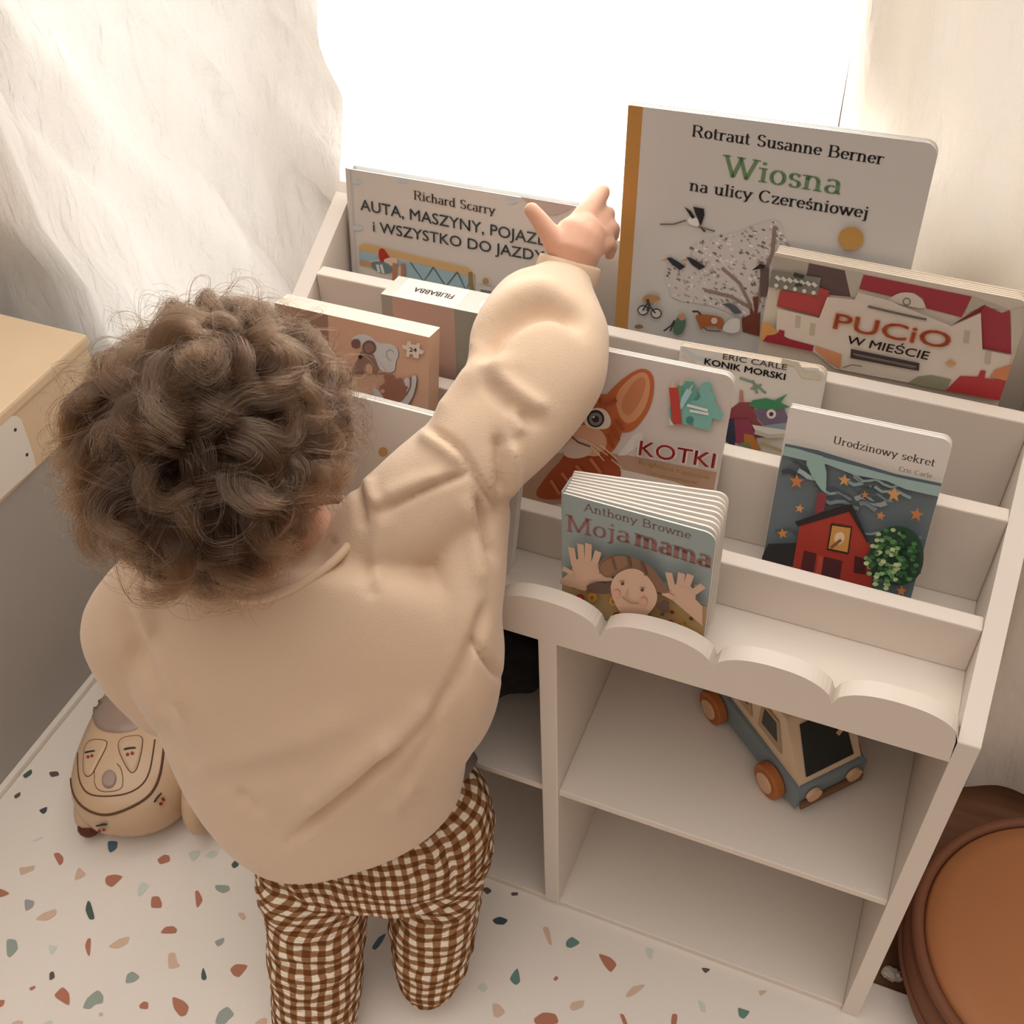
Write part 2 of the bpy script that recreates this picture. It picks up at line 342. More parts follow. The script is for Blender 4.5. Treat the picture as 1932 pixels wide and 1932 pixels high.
class Art:
    """flat printed shapes on a frame, each layer a tenth of a millimetre above the last"""
    def __init__(s, F, w0=0): s.F = F; s.k = 0; s.b = MB(); s.w0 = w0
    def poly_uv(s, P, rgb, layer=None):
        if layer is None: s.k += 1; layer = s.k
        w = s.w0-.00012*layer
        Q = [s.F.P(a, c, w) for a, c in P]; tri = tessellate_polygon([[Vector((a, c, 0)) for a, c in P]])
        fs = []
        for t in tri:
            (ax, ay), (bx, by), (cx, cy) = (P[i] for i in t)
            fs.append(t if (bx-ax)*(cy-ay)-(by-ay)*(cx-ax) > 0 else t[::-1])
        s.b.add(Q, fs, ink(rgb)); return s
    def poly(s, px, rgb, layer=None): return s.poly_uv([s.F.uv(*p) for p in px], rgb, layer)
    def clip(s, px, rgb, box):
        P = [s.F.uv(*p) for p in px]; x0, y0, x1, y1 = box
        for ax, lim, sg in ((0, x0, 1), (0, x1, -1), (1, y0, 1), (1, y1, -1)):
            out = []
            for i in range(len(P)):
                a, c = P[i-1], P[i]; ia = sg*(a[ax]-lim) >= 0; ic = sg*(c[ax]-lim) >= 0
                if ia != ic:
                    t = (lim-a[ax])/(c[ax]-a[ax]); out.append((a[0]+(c[0]-a[0])*t, a[1]+(c[1]-a[1])*t))
                if ic: out.append(c)
            P = out
            if len(P) < 3: return s
        return s.poly_uv(P, rgb)
    def disc(s, c, r, rgb, r2=None, rot=0, n=20):
        """centre and radii in picture pixels"""
        r2 = r2 or r; cr, sr = math.cos(rot), math.sin(rot)
        return s.poly([(c[0]+r*math.cos(a)*cr-r2*math.sin(a)*sr, c[1]+r*math.cos(a)*sr+r2*math.sin(a)*cr) for a in np.linspace(0, 2*math.pi, n, endpoint=False)], rgb)
    def line(s, px, wd, rgb, layer=None):
        P = [np.array(s.F.uv(*p)) for p in px]; return s.line_uv(P, wd*.0005, rgb, layer)
    def line_uv(s, P, wd, rgb, layer=None):
        if layer is None: s.k += 1; layer = s.k
        w = s.w0-.00012*layer; m = ink(rgb); P = [np.array(p, float) for p in P]; L = []; R = []
        for i, p in enumerate(P):
            t = P[min(i+1, len(P)-1)]-P[max(i-1, 0)]; t /= np.linalg.norm(t)+1e-12; nn = np.array([-t[1], t[0]])*wd/2
            L.append(s.F.P(*(p+nn), w)); R.append(s.F.P(*(p-nn), w))
        n = len(P); s.b.add(L+R, [(i+n, i+n+1, i+1, i) for i in range(n-1)], m); return s
    def blob(s, px, rgb, it=2):
        """smooth closed outline (Chaikin)"""
        P = [np.array(p, float) for p in px]
        for _ in range(it): P = [x for i in range(len(P)) for x in (P[i]*.75+P[(i+1) % len(P)]*.25, P[i]*.25+P[(i+1) % len(P)]*.75)]
        return s.poly([tuple(p) for p in P], rgb)
    def build(s, name, parent): return s.b.build(name, parent)

# thick/thin stroke lettering (cap height 1)
def arc(cx, cy, rx, ry, a0, a1, n=10): return [(cx+rx*math.cos(math.radians(a)), cy+ry*math.sin(math.radians(a))) for a in np.linspace(a0, a1, n)]
def V(x, y0, y1): return [(x, y0), (x, y1)]
SER = {
 'R': (.82, [V(.16,0,1), [(.16,1)]+arc(.42,.75,.22,.25,90,-90)+[(.16,.5)], [(.42,.5),(.55,.3),(.66,.02)]], [(.16,0),(.16,1),(.7,0)]),
 'S': (.66, [arc(.33,.76,.2,.24,20,235)+arc(.33,.25,.22,.25,75,-160)], []),
 'B': (.78, [V(.16,0,1), [(.16,1)]+arc(.40,.76,.2,.24,90,-90)+[(.16,.52)], [(.40,.52)]+arc(.42,.26,.25,.26,90,-90)+[(.16,0)]], [(.16,0),(.16,1)]),
 'W': (1.12, [[(.08,1),(.34,0)], [(.34,0),(.56,1)], [(.52,1),(.76,0)], [(.76,0),(1.02,1)]], [(.08,1),(.54,1),(1.02,1)]),
 'C': (.80, [arc(.43,.5,.33,.5,45,315,16)], []),
 'M': (1.0, [V(.14,0,1), [(.16,1),(.48,.05)], [(.48,.05),(.82,1)], V(.84,0,1)], [(.14,0),(.12,1),(.84,0),(.86,1)]),
 'A': (.82, [[(.06,0),(.38,1)], [(.38,1),(.72,0)], [(.18,.35),(.6,.35)]], [(.06,0),(.74,0)]),
 'U': (.82, [V(.16,.3,1), arc(.4,.3,.24,.3,180,360), V(.64,.3,1)], [(.16,1),(.64,1)]),
 'E': (.72, [V(.16,0,1), [(.16,1),(.6,1),(.6,.86)], [(.16,.52),(.46,.52)], [(.16,0),(.62,0),(.62,.16)]], [(.16,0),(.16,1)]),
 'a': (.56, [arc(.26,.48,.17,.17,150,0,6)+[(.43,.12)]+arc(.5,.1,.07,.08,180,300,4), arc(.26,.17,.17,.18,60,340,12)], []),
 'b': (.60, [V(.12,0,1), arc(.30,.32,.2,.32,160,-160,14)], [(.10,1)]),
 'c': (.50, [arc(.29,.32,.2,.33,50,320,12)], []),
 'd': (.62, [V(.46,0,1), arc(.28,.32,.2,.32,20,340,14)], [(.44,1),(.5,0)]),
 'e': (.54, [[(.1,.36),(.46,.36)]+arc(.28,.33,.2,.32,10,320,14)], []),
 'h': (.64, [V(.14,0,1), arc(.31,.42,.17,.23,170,0,8)+[(.48,0)]], [(.12,1),(.14,0),(.48,0)]),
 'i': (.32, [V(.16,0,.65), V(.16,.86,.95)], [(.13,.65),(.16,0)]),
 'j': (.32, [[(.18,.65),(.18,-.1)]+arc(.06,-.12,.12,.14,0,-110,6), V(.18,.86,.95)], [(.15,.65)]),
 'k': (.62, [V(.14,0,1), [(.14,.28),(.46,.64)], [(.26,.4),(.5,.02)]], [(.12,1),(.14,0),(.5,.64),(.53,0)]),
 'l': (.32, [V(.16,0,1)], [(.13,1),(.16,0)]),
 'm': (.94, [V(.14,0,.65), arc(.30,.42,.16,.23,170,0,8)+[(.46,0)], arc(.62,.42,.16,.23,170,0,8)+[(.78,0)]], [(.11,.65),(.14,0),(.46,0),(.78,0)]),
 'n': (.64, [V(.14,0,.65), arc(.31,.42,.17,.23,170,0,8)+[(.48,0)]], [(.11,.65),(.14,0),(.48,0)]),
 'o': (.58, [arc(.29,.32,.2,.33,90,450,18)], []),
 'r': (.46, [V(.14,0,.65), arc(.32,.40,.18,.25,170,50,6)], [(.11,.65),(.14,0)]),
 's': (.46, [arc(.23,.49,.14,.16,20,235,8)+arc(.23,.16,.15,.17,75,-160,9)], []),
 't': (.40, [[(.16,.9),(.16,.12)]+arc(.27,.12,.11,.12,180,310,5), [(.03,.65),(.34,.65)]], []),
 'u': (.64, [[(.14,.65),(.14,.2)]+arc(.30,.2,.16,.2,180,350,8), V(.48,0,.65)], [(.11,.65),(.45,.65),(.52,0)]),
 'w': (.86, [[(.06,.65),(.26,0)], [(.26,0),(.42,.65)], [(.40,.65),(.6,0)], [(.6,0),(.78,.65)]], [(.06,.65),(.42,.65),(.79,.65)]),
 'y': (.60, [[(.08,.65),(.30,.05)], [(.52,.65),(.26,-.08)]+arc(.14,-.12,.12,.12,10,-110,5)], [(.08,.65),(.52,.65)]),
 'z': (.52, [[(.08,.55),(.08,.65),(.44,.65)], [(.44,.65),(.08,0)], [(.08,0),(.45,0),(.45,.12)]], []),
}
SER['ś'] = (SER['s'][0], SER['s'][1]+[[(.2,.78),(.3,.95)]], [])
def serif(art, text, A, B, hpx, rgb, thick=.15, thin=.05, sup=1.0):
    """baseline from pixel A to pixel B, cap height in pixels at A"""
    a = np.array(art.F.uv(*A)); c = np.array(art.F.uv(*B)); tot = sum(SER[ch][0] if ch != ' ' else .36 for ch in text)
    t = np.array(art.F.uv(A[0], A[1]-hpx)); H = abs(t[1]-a[1]); du = (c-a)/tot; dv = np.array([0, H]); x = 0
    art.k += 1; lay = art.k
    Wd = np.linalg.norm(du)
    def put(P, wf):
        Q = [a+du*(x+p[0])+dv*p[1] for p in P]; out = []
        for i in range(len(Q)-1):
            d = Q[i+1]-Q[i]; ln = np.linalg.norm(d)
            if ln < 1e-9: continue
            vert = abs(d[1])/ln; wd = H*(thin+(thick-thin)*max(0, vert-.15)/.85) if wf is None else H*wf
            nn = np.array([-d[1], d[0]])/ln*wd/2; e = d/ln*min(.1*wd, ln*.2)
            P4 = [Q[i]-e+nn, Q[i]-e-nn, Q[i+1]+e-nn, Q[i+1]+e+nn]
            art.b.add([art.F.P(*p, art.w0-.00012*lay) for p in P4], [(0, 1, 2, 3)], ink(rgb))
    for ch in text:
        if ch == ' ': x += .36; continue
        adv, st, sf = SER[ch]
        for P in st: put(P, None)
        for sx, sy in sf: put([(sx-.13, sy), (sx+.13, sy)], .055)
        x += adv
FREF = {}
def sans(art, text, A, B, hpx, rgb, bold=.0, shear=0):
    cu = bpy.data.curves.new('lettering', 'FONT'); cu.body = text; cu.size = 1; cu.resolution_u = 3
    ob = bpy.data.objects.new('lettering', cu); COL.objects.link(ob)
    bpy.context.view_layer.update(); dg = bpy.context.evaluated_depsgraph_get()
    me = bpy.data.meshes.new_from_object(ob.evaluated_get(dg)); bpy.data.objects.remove(ob)
    V_ = [np.array(v.co) for v in me.vertices]; x0 = min(v[0] for v in V_); x1 = max(v[0] for v in V_)
    a = np.array(art.F.uv(*A)); c = np.array(art.F.uv(*B)); t = np.array(art.F.uv(A[0], A[1]-hpx)); H = abs(t[1]-a[1])/.72
    art.k += 1
    sgn = 1 if c[0] > a[0] else -1
    for dx, dy in (((0, 0),) if not bold else ((0, 0), (bold, 0), (-bold, 0), (0, bold*.7), (0, -bold*.7))):
        art.b.add([art.F.P(*(a+(c-a)*(v[0]-x0)/(x1-x0)+np.array([(shear*v[1]+dx)*H, sgn*H*(v[1]+dy)])), art.w0-.00012*art.k) for v in V_], [tuple(p.vertices) for p in me.polygons], ink(rgb))
    bpy.data.meshes.remove(me)
def board_book(name, F, W, H, T, label, cover, edge=(246, 238, 228), r=.008, pages=5, spine=None, group=None, rl=.0015):
    """two printed covers, board pages between, rounded outer corners"""
    root = thing(name, label, 'book', tuple(F.P(0, 0, 0)), group)
    ct = .0014; m_e = mat('page_board_%d' % edge[0], edge, .55)
    RR = (rl, r, r, rl)
    fc = MB().prism([F.P(a, b_, 0) for a, b_ in rrect(0, 0, W, H, RR)], F.n*ct, ink(cover), m_e).build('front_cover', root)
    MB().prism([F.P(a, b_, T-ct) for a, b_ in rrect(0, 0, W, H, RR)], F.n*ct, m_e).build('back_cover', root)
    pt = (T-2*ct)/pages; b = MB()
    for k in range(pages):
        ins = .0008+.0006*((k*7) % 3)
        b.prism([F.P(a, b_, ct+k*pt+pt*.06) for a, b_ in rrect(.0006, .0006, W-ins, H-.0005-.0004*(k % 2), RR)], F.n*(pt*.88), m_e)
    b.build('page_block', root)
    return root, fc

# --- large hardcover at the left of the top slot
F = Frame(-.3165, .2655, .4842, .163, .017, .0011); W, H, T = .2363, .2060, .012
root = thing('picture_book', 'landscape hardcover about cars and machines with grey capital lettering, under the reaching hand', 'book', tuple(F.P(0, 0, 0)), 'books on the shelf')
m_pg = mat('page_paper', (244, 240, 233), .7)
fc = MB().prism([F.P(a, b_, 0) for a, b_ in rrect(0.006, 0, W, H, (0, .002, .002, 0))], F.n*.002, ink((226, 217, 209))).build('front_cover', root)
MB().prism([F.P(a, b_, T-.002) for a, b_ in rrect(0.006, 0, W, H, (0, .002, .002, 0))], F.n*.002, ink((222, 226, 226)), ink((150, 166, 172))).build('back_cover', root)
MB().prism([F.P(.008, .002, .0022), F.P(W-.003, .002, .0022), F.P(W-.003, H-.003, .0022), F.P(.008, H-.003, .0022)], F.n*(T-.0044), m_pg).build('page_block', root)
MB().loft([[F.P(a, v, w_) for a, w_ in ((.006, 0), (.003, .0006), (.0005, .003), (0, T/2), (.0005, T-.003), (.003, T-.0006), (.006, T), (.0065, T/2))] for v in (0, H)], ink((220, 213, 206))).build('spine', root)
A = Art(F)
A.poly_uv([(.0065, .0005), (.009, .0005), (.009, H-.0005), (.0065, H-.0005)], (206, 200, 195))
for p in ((480, 170), (720, 165), (1290, 270), (485, 410)): A.blob(c1([(p[0]-30, p[1]-8), (p[0]+10, p[1]-14), (p[0]+34, p[1]+8), (p[0], p[1]+20), (p[0]-25, p[1]+12)]), (208, 217, 220))
A.poly(c1([(1330, 250), (1625, 300), (1520, 345), (1440, 340)]), (209, 186, 178))
serif(A, 'Richard Scarry', c1([(775, 262)])[0], c1([(1200, 345)])[0], 16, (70, 52, 46), .17, .06)
sans(A, 'AUTA, MASZYNY, POJAZDY', c1([(500, 318)])[0], c1([(1535, 520)])[0], 21, (110, 122, 124), .012)
sans(A, 'i WSZYSTKO DO JAZDY', c1([(566, 430)])[0], c1([(1455, 590)])[0], 20, (110, 122, 124), .012)
A.poly(c1([(492,505),(520,490),(560,495),(820,560),(1060,615),(1090,650),(1098,770),(1075,775),(1065,750),(720,700),(498,660)]), (231, 222, 212))
A.poly(c1([(492,530),(1085,660),(1068,752),(730,690),(720,620),(600,575),(495,590)]), (168, 196, 206))
A.poly(c1([(492,505),(520,490),(560,498),(820,562),(1060,617),(1095,655),(1090,672),(1020,652),(720,575),(492,528)]), (221, 183, 128))
for L in ([(760,590),(830,690),(880,615)], [(880,615),(945,715),(1005,640)], [(1005,640),(1050,735),(1080,665)]): A.line(c1(L), 3, (96, 116, 120))
A.poly(c1([(1062,640),(1082,640),(1098,775),(1070,775)]), (158, 130, 86))
A.blob(c1([(595,520),(622,515),(640,545),(655,560),(620,590),(598,580)]), (186, 56, 44)); A.blob(c1([(620,570),(690,560),(700,600),(650,610),(630,595)]), (236, 208, 184)); A.blob(c1([(550,590),(600,580),(660,600),(670,640),(620,650),(560,620)]), (120, 140, 142))
A.line(c1([(590,600),(600,640)]), 6, (230, 228, 222)); A.line(c1([(610,600),(622,645)]), 6, (230, 228, 222))
A.line(c1([(500,590),(560,600)]), 10, (214, 158, 116)); A.poly(c1([(672,590),(695,595),(690,690),(668,685)]), (192, 132, 96)); A.poly(c1([(715,590),(735,595),(735,695),(712,690)]), (192, 132, 96)); A.line(c1([(690,690),(715,695)]), 5, (170, 110, 80))
A.disc(c1([(503, 667)])[0], 4, (110, 52, 44))
A.blob(c1([(520,735),(545,710),(600,715),(606,770),(540,760)]), (96, 86, 88)); A.poly(c1([(522,745),(604,752),(604,790),(540,778)]), (180, 44, 42)); A.poly(c1([(575,790),(606,790),(606,850),(575,850)]), (70, 120, 96)); A.line(c1([(565,785),(565,850)]), 4, (220,214,206))
A.line(c1([(495,690),(700,725),(1090,790)]), 3, (190,176,166))
A.poly(c1([(1105,700),(1240,725),(1240,850),(1100,790)]), (214, 204, 196)); A.poly(c1([(1130,725),(1200,737),(1200,780),(1130,765)]), (120,128,134)); A.disc(c1([(1157,682)])[0], 6, (176,150,96))
A.build('cover_print', fc)

# --- Wiosna: tallest board book
F = Frame(-.0364, .2635, .487, .134, .0033, .0182); W, H, T = .2431, .3030, .0105
root, fc = board_book('picture_book', F, W, H, T, 'tallest board book with mustard spine strip and green title, standing in the back slot', (216, 214, 210), (238, 236, 228), .010, 5, group='books on the shelf')
A = Art(F); INK = (38, 38, 42)
A.poly_uv([(0, 0), (.0125, 0), (.0125, H), (0, H)], (198, 146, 78))
serif(A, 'Rotraut Susanne Berner', c2([(420, 232)])[0], c2([(1292, 362)])[0], 21, INK, .2, .06)
serif(A, 'Wiosna', c2([(560, 410)])[0], c2([(1100, 498)])[0], 38, (112, 146, 104), .2, .06)
serif(A, 'na ulicy Czereśniowej', c2([(410, 478)])[0], c2([(1222, 606)])[0], 21, INK, .19, .06)
A.blob(c2([(700,640),(820,600),(850,700),(880,800),(760,900),(740,1050),(640,1060),(520,1000),(340,980),(320,930),(290,850),(330,810),(430,790),(420,720),(520,690),(620,670)]), (214, 208, 204))
rnd = random.Random(3)
def inside(P, x, y):
    c = False
    for i in range(len(P)):
        (x1, y1), (x2, y2) = P[i-1], P[i]
        if (y1 > y) != (y2 > y) and x < (x2-x1)*(y-y1)/(y2-y1)+x1: c = not c
    return c
crown = [(760,640),(800,600),(830,640),(850,690),(880,740),(870,800),(760,860),(750,960),(740,1040),(650,1050),(560,1000),(340,980),(330,930),(290,850),(330,810),(430,790),(420,720),(520,690),(620,670)]
A.k += 1; lay = A.k
for k in range(520):
    x, y = rnd.uniform(290, 880), rnd.uniform(600, 1060)
    if not inside(crown, x, y): continue
    a = rnd.uniform(-1.0, -.2) + (3.14 if rnd.random() < .3 else 0); l = rnd.uniform(6, 22); g = rnd.choice(((176,170,168), (150,146,148), (196,184,178), (242,240,236), (242,240,236), (120,116,120), (188,164,154)))
    A.line(c2([(x, y), (x+l*math.cos(a), y-l*math.sin(a)*.8)]), rnd.uniform(2, 4.5), g, lay)
for L in ([(700,1080),(690,1000),(640,900),(560,830)], [(705,1060),(730,960),(745,860),(740,800)], [(690,1010),(600,960),(480,930)], [(735,900),(790,760),(800,640)]): A.line(c2(L), 6, (150, 128, 120))
A.poly(c2([(650,1060),(690,1040),(690,1010),(710,1040),(700,960),(725,960),(722,1040),(735,1030),(730,1140),(655,1120)]), (124, 66, 52))
A.poly(c2([(735,830),(775,825),(770,960),(735,960)]), (110, 92, 90))
A.blob(c2([(400,620),(420,590),(450,600),(460,640),(430,640)]), (240, 238, 234)); A.poly(c2([(390,550),(420,570),(440,600),(425,605)]), INK); A.poly(c2([(430,550),(480,560),(482,590),(465,640),(455,610),(440,580)]), INK); A.line(c2([(280,630),(340,630),(400,612)]), 3, (120,118,118)); A.line(c2([(455,640),(530,662)]), 3, (120,118,118)); A.poly(c2([(460,640),(490,660),(480,665)]), INK)
for dx in (0, 90): A.poly(c2([(310+dx,782-dx*.05),(330+dx,780),(362+dx,798),(398+dx,822),(370+dx,836),(335+dx,812)]), (44, 46, 56)); A.poly(c2([(280+dx,797),(312+dx,783),(316+dx,792)]), (200,150,90))
A.poly(c2([(697,838),(735,808),(765,815),(745,828)]), INK); A.poly(c2([(560,990),(600,985),(625,1000),(655,1030),(620,1035),(590,1005)]), (92, 96, 106))
A.disc(c2([(1148, 692)])[0], 24, (196, 152, 84), 22)
for cx, cy in ((205, 1018), (265, 1032)): 
    A.disc(c2([(cx, cy)])[0], 10.5, INK, 9.5); A.disc(c2([(cx, cy)])[0], 8.5, (216, 214, 210), 7.5)
A.line(c2([(205,1018),(225,985),(262,1030)]), 3, INK); A.blob(c2([(200,960),(230,942),(285,955),(285,972),(240,985),(205,980)]), (196, 146, 92)); A.line(c2([(225,965),(235,1000),(225,1020)]), 6, (80,76,84))
A.blob(c2([(345,1075),(370,1035),(400,1045),(400,1090),(380,1130),(340,1128)]), (92, 124, 104)); A.disc(c2([(383, 1045)])[0], 7, (206, 160, 126)); A.line(c2([(300,1110),(335,1085),(350,1060)]), 3, (70,66,70)); A.line(c2([(350,1065),(330,1110)]), 3, (70,66,70))
A.blob(c2([(440,1040),(470,1030),(575,1045),(572,1090),(555,1105),(540,1085),(480,1090),(470,1110),(455,1070)]), (176, 104, 62)); A.line(c2([(430,1020),(455,1020),(470,1035)]), 4, (90,66,52)); A.disc(c2([(530, 1062)])[0], 6, (226, 212, 200))
A.blob(c2([(165,1085),(195,1075),(215,1095),(175,1100)]), (150, 120, 80)); A.line(c2([(480,1090),(500,1105),(560,1110)]), 3, (120,100,92)); A.blob(c2([(585,1060),(640,1045),(650,1080),(640,1120),(560,1112)]), (232, 228, 224))
A.build('cover_print', fc)

# --- Pucio
F = Frame(.0964, .2475, .4843, .1086, -.0216, .0002); W, H, T = .1985, .2148, .0152
root, fc = board_book('picture_book', F, W, H, T, 'thick landscape board book with crimson roofs and orange-pink title, in front of the tallest book', (218, 206, 190), (247, 234, 216), .010, 8, group='books on the shelf')
A = Art(F); BX = (.0003, .001, W-.0003, H-.0003); RED = (168, 62, 72)
def q(p, c): A.clip(d8(p), c, BX)
A.poly_uv([(0, 0), (W, 0), (W, H*.8), (0, H*.8)], (222, 210, 194))
q([(215,190),(460,240),(440,330),(180,290)], (184, 176, 162)); q([(460,240),(705,290),(745,470),(590,455),(530,420),(440,330)], (104, 84, 82)); q([(705,290),(835,315),(775,480),(745,470)], (198, 190, 172))
q([(835,318),(1575,468),(1505,610),(1265,548),(1240,480),(1180,440),(1090,440),(1030,468),(805,415)], RED)
q([(1575,468),(1830,560),(1640,540),(1525,590)], (190, 184, 164)); q([(1660,525),(1780,580),(1835,560),(1845,860),(1650,820),(1635,560)], RED); q([(1640,535),(1670,520),(1640,570),(1440,660)], (140, 50, 56))
q([(1845,560),(1932,540),(1932,760),(1845,860)], (206, 198, 180))
A.blob(d8([(1010,475),(1090,435),(1180,440),(1250,500),(1265,560),(1000,500)]), (226, 214, 200)); A.disc(d8([(1130,500)])[0], 8, (150,140,128)); A.disc(d8([(1130,500)])[0], 5, (222,210,194))
q([(265,420),(600,465),(530,600),(240,530)], (184, 74, 72)); q([(530,400),(605,425),(590,470),(520,460)], (184, 74, 72)); q([(190,280),(545,335),(520,460),(180,395)], (136, 134, 122))
for i in range(7): A.line(d8([(235+i*42, 325+i*7), (262+i*42, 350+i*7)]), 6, (226, 224, 214))
for i in range(5): A.disc(d8([(240+i*64, 385+i*12)])[0], 4, (226, 224, 214))
A.line(d8([(360,305),(430,325)]), 7, (60,62,60)); A.line(d8([(370,375),(420,380)]), 5, (70,72,68))
q([(590,460),(775,480),(800,430),(1000,480),(1440,660),(1640,570),(1650,820),(1845,860),(1800,1170),(640,950),(520,850),(240,700),(250,540),(535,605)], (226, 214, 200))
for x, y in ((390, 630), (490, 680), (1545, 730), (1690, 870)): q([(x-15,y-45),(x+22,y-38),(x+12,y+45),(x-22,y+38)], (196, 186, 162))
q([(130,625),(200,640),(260,700),(150,750),(115,740)], (216, 158, 98)); q([(180,720),(255,715),(262,680),(300,690),(295,735),(500,790),(490,830),(150,760)], (160, 44, 56)); q([(510,790),(690,850),(680,950),(600,900),(510,820)], (216, 150, 106))
q([(1145,1040),(1210,1000),(1300,990),(1440,1020),(1400,1095),(1150,1045)], (150, 148, 124)); q([(1500,995),(1620,1000),(1640,955),(1675,960),(1665,1010),(1830,1030),(1800,1170),(1400,1095)], (184, 62, 64)); q([(1700,1000),(1740,950),(1860,910),(1840,1035)], (214, 140, 92))
q([(1395,905),(1440,880),(1475,915),(1430,930)], (214, 166, 120))
A.line(d8([(870,518),(1000,550),(1180,590),(1270,608)]), 4, (116,108,98))
sans(A, 'PUCiO', d8([(632, 668)])[0], d8([(1418, 808)])[0], 31, (222, 128, 92), .035)
sans(A, 'W MIEŚCIE', d8([(722, 770)])[0], d8([(1275, 882)])[0], 16, (58, 46, 42), .015, .1)
q([(755,808),(1222,905),(1218,958),(750,870)], (66, 54, 54)); A.line(d8([(770,840),(1200,930)]), 1.6, (150,138,130)); A.line(d8([(780,850),(1190,938)]), 1.2, (130,118,112))
A.line(d8([(700,935),(760,915),(830,925)]), 2, (150,120,96))
A.build('cover_print', fc)

# --- Konik morski
F = Frame(.0425, .185, .4845, .1956, .0324, .0134); W, H, T = .1213, .1484, .0100
root, fc = board_book('picture_book', F, W, H, T, 'small cream board book with a seahorse collage, half hidden behind the kitten book', (229, 221, 209), (247, 238, 226), .008, 6, group='books on the shelf')
A = Art(F); BX = (.0003, .001, W-.0003, H-.0003)
def q(p, c): A.clip(c2(p), c, BX)
A.line(c2([(380,1200),(440,1240),(520,1255)]), 9, (206, 210, 208)); A.line(c2([(380,1230),(440,1265)]), 6, (222, 206, 190)); A.line(c2([(830,1255),(900,1270),(930,1320),(1010,1330)]), 10, (220, 210, 188)); A.line(c2([(930,1290),(1000,1295)]), 6, (232,226,214))
sans(A, 'ERIC CARLE', c2([(563, 1245)])[0], c2([(853, 1296)])[0], 11, (122, 116, 112), .01)
sans(A, 'KONIK MORSKI', c2([(480, 1268)])[0], c2([(845, 1340)])[0], 12, (36, 34, 36), .03)
for L in ([(640,1330),(700,1350),(760,1400)], [(690,1380),(740,1360)], [(700,1340),(720,1400)]): A.line(c2(L), 4, (132, 158, 136))
q([(600,1470),(640,1440),(700,1440),(720,1520),(790,1600),(700,1600),(590,1560)], (152, 74, 82)); q([(640,1385),(655,1385),(660,1440),(640,1440)], (196,140,120)); q([(700,1480),(770,1450),(840,1460),(870,1530),(750,1545)], (126, 108, 128)); q([(750,1545),(870,1530),(870,1570),(760,1560)], (150,170,180))
q([(680,1455),(700,1430),(760,1420),(800,1430),(860,1400),(825,1440),(870,1460),(810,1475),(740,1470)], (72, 142, 98)); A.disc(c2([(785,1492)])[0], 9, (232,222,222)); A.disc(c2([(785,1492)])[0], 4, (90,50,60))
q([(590,1540),(620,1530),(620,1640),(590,1640)], (58, 68, 92))
A.poly(c3([(1395,640),(1400,560),(1450,560),(1460,690),(1400,690)]), (58, 64, 84)); A.poly(c3([(1445,560),(1530,560),(1560,640),(1585,735),(1500,715),(1455,690)]), (156, 72, 92)); A.poly(c3([(1500,640),(1550,650),(1600,735),(1500,715)]), (198, 130, 62)); A.poly(c3([(1480,690),(1530,690),(1540,722),(1470,705)]), (130, 140, 96))
A.poly(c3([(1545,590),(1740,620),(1738,640),(1640,650),(1560,620)]), (232, 226, 216)); A.line(c3([(1560,630),(1640,655),(1735,650)]), 8, (206,200,180)); A.line(c3([(1590,690),(1720,740)]), 6, (190,170,130))
A.build('cover_print', fc)

# --- Kotki
F = Frame(-.0752, .117, .4858, .236, .032, -.0060); W, H, T = .1735, .1765, .0085
p = F.uv(1386, 712); W, H = p[0]+.0005, p[1]+.0005
root, fc = board_book('picture_book', F, W, H, T, 'board book with orange kitten and red title, leaning behind the sleeve', (219, 206, 197), (246, 240, 234), .009, 5, group='books on the shelf')
A = Art(F); BX = (.0003, .001, W-.0003, H-.0003)
def q(p, c): A.clip(c3(p), c, BX)
q([(200,1010),(400,760),(650,745),(850,770),(1345,865),(1330,960),(900,1000),(300,1060)], (190, 152, 128)); q([(760,830),(820,850),(1100,915),(1180,945),(760,900)], (228, 214, 202)); q([(790,770),(880,650),(930,640),(930,700),(830,770)], (232, 222, 214))
FUR, FUR2, FUR3 = (198, 108, 62), (168, 80, 44), (222, 158, 116)
A.blob(c3([(300,1020),(390,880),(480,790),(520,700),(640,700),(720,720),(790,800),(820,900),(700,960),(560,1010)]), FUR2)
A.blob(c3([(560,560),(640,440),(700,420),(780,440),(830,560),(800,700),(740,770),(640,750),(540,720),(520,640)]), FUR)
A.blob(c3([(700,460),(780,370),(870,300),(930,278),(980,300),(998,360),(985,470),(940,560),(870,640),(800,640),(740,560)]), FUR)
A.blob(c3([(770,430),(860,330),(930,295),(965,320),(975,400),(940,520),(860,600),(800,560)]), FUR3)
A.blob(c3([(800,480),(880,350),(940,320),(950,380),(900,500),(840,560)]), (206, 132, 92))
A.blob(c3([(520,620),(600,590),(700,620),(740,700),(690,780),(580,760),(480,780),(500,690)]), (224, 172, 138))
A.blob(c3([(500,700),(560,660),(640,690),(650,760),(560,790),(480,770)]), (228, 200, 182))
A.blob(c3([(560,540),(620,440),(665,425),(640,500),(590,570)]), (230, 216, 204))
A.blob(c3([(600,560),(640,500),(720,500),(760,570),(740,620),(660,620),(610,600)]), (236, 220, 204)); A.disc(c3([(668,560)])[0], 16.5, (48, 40, 40)); A.disc(c3([(668,562)])[0], 12.5, (132, 126, 126)); A.disc(c3([(668,562)])[0], 6.5, (52, 50, 54)); A.disc(c3([(658,550)])[0], 2, (230,230,230))
A.blob(c3([(525,600),(570,590),(560,625),(530,640)]), (90, 50, 44)); A.line(c3([(525,650),(570,690),(640,715)]), 3, (122, 72, 56))
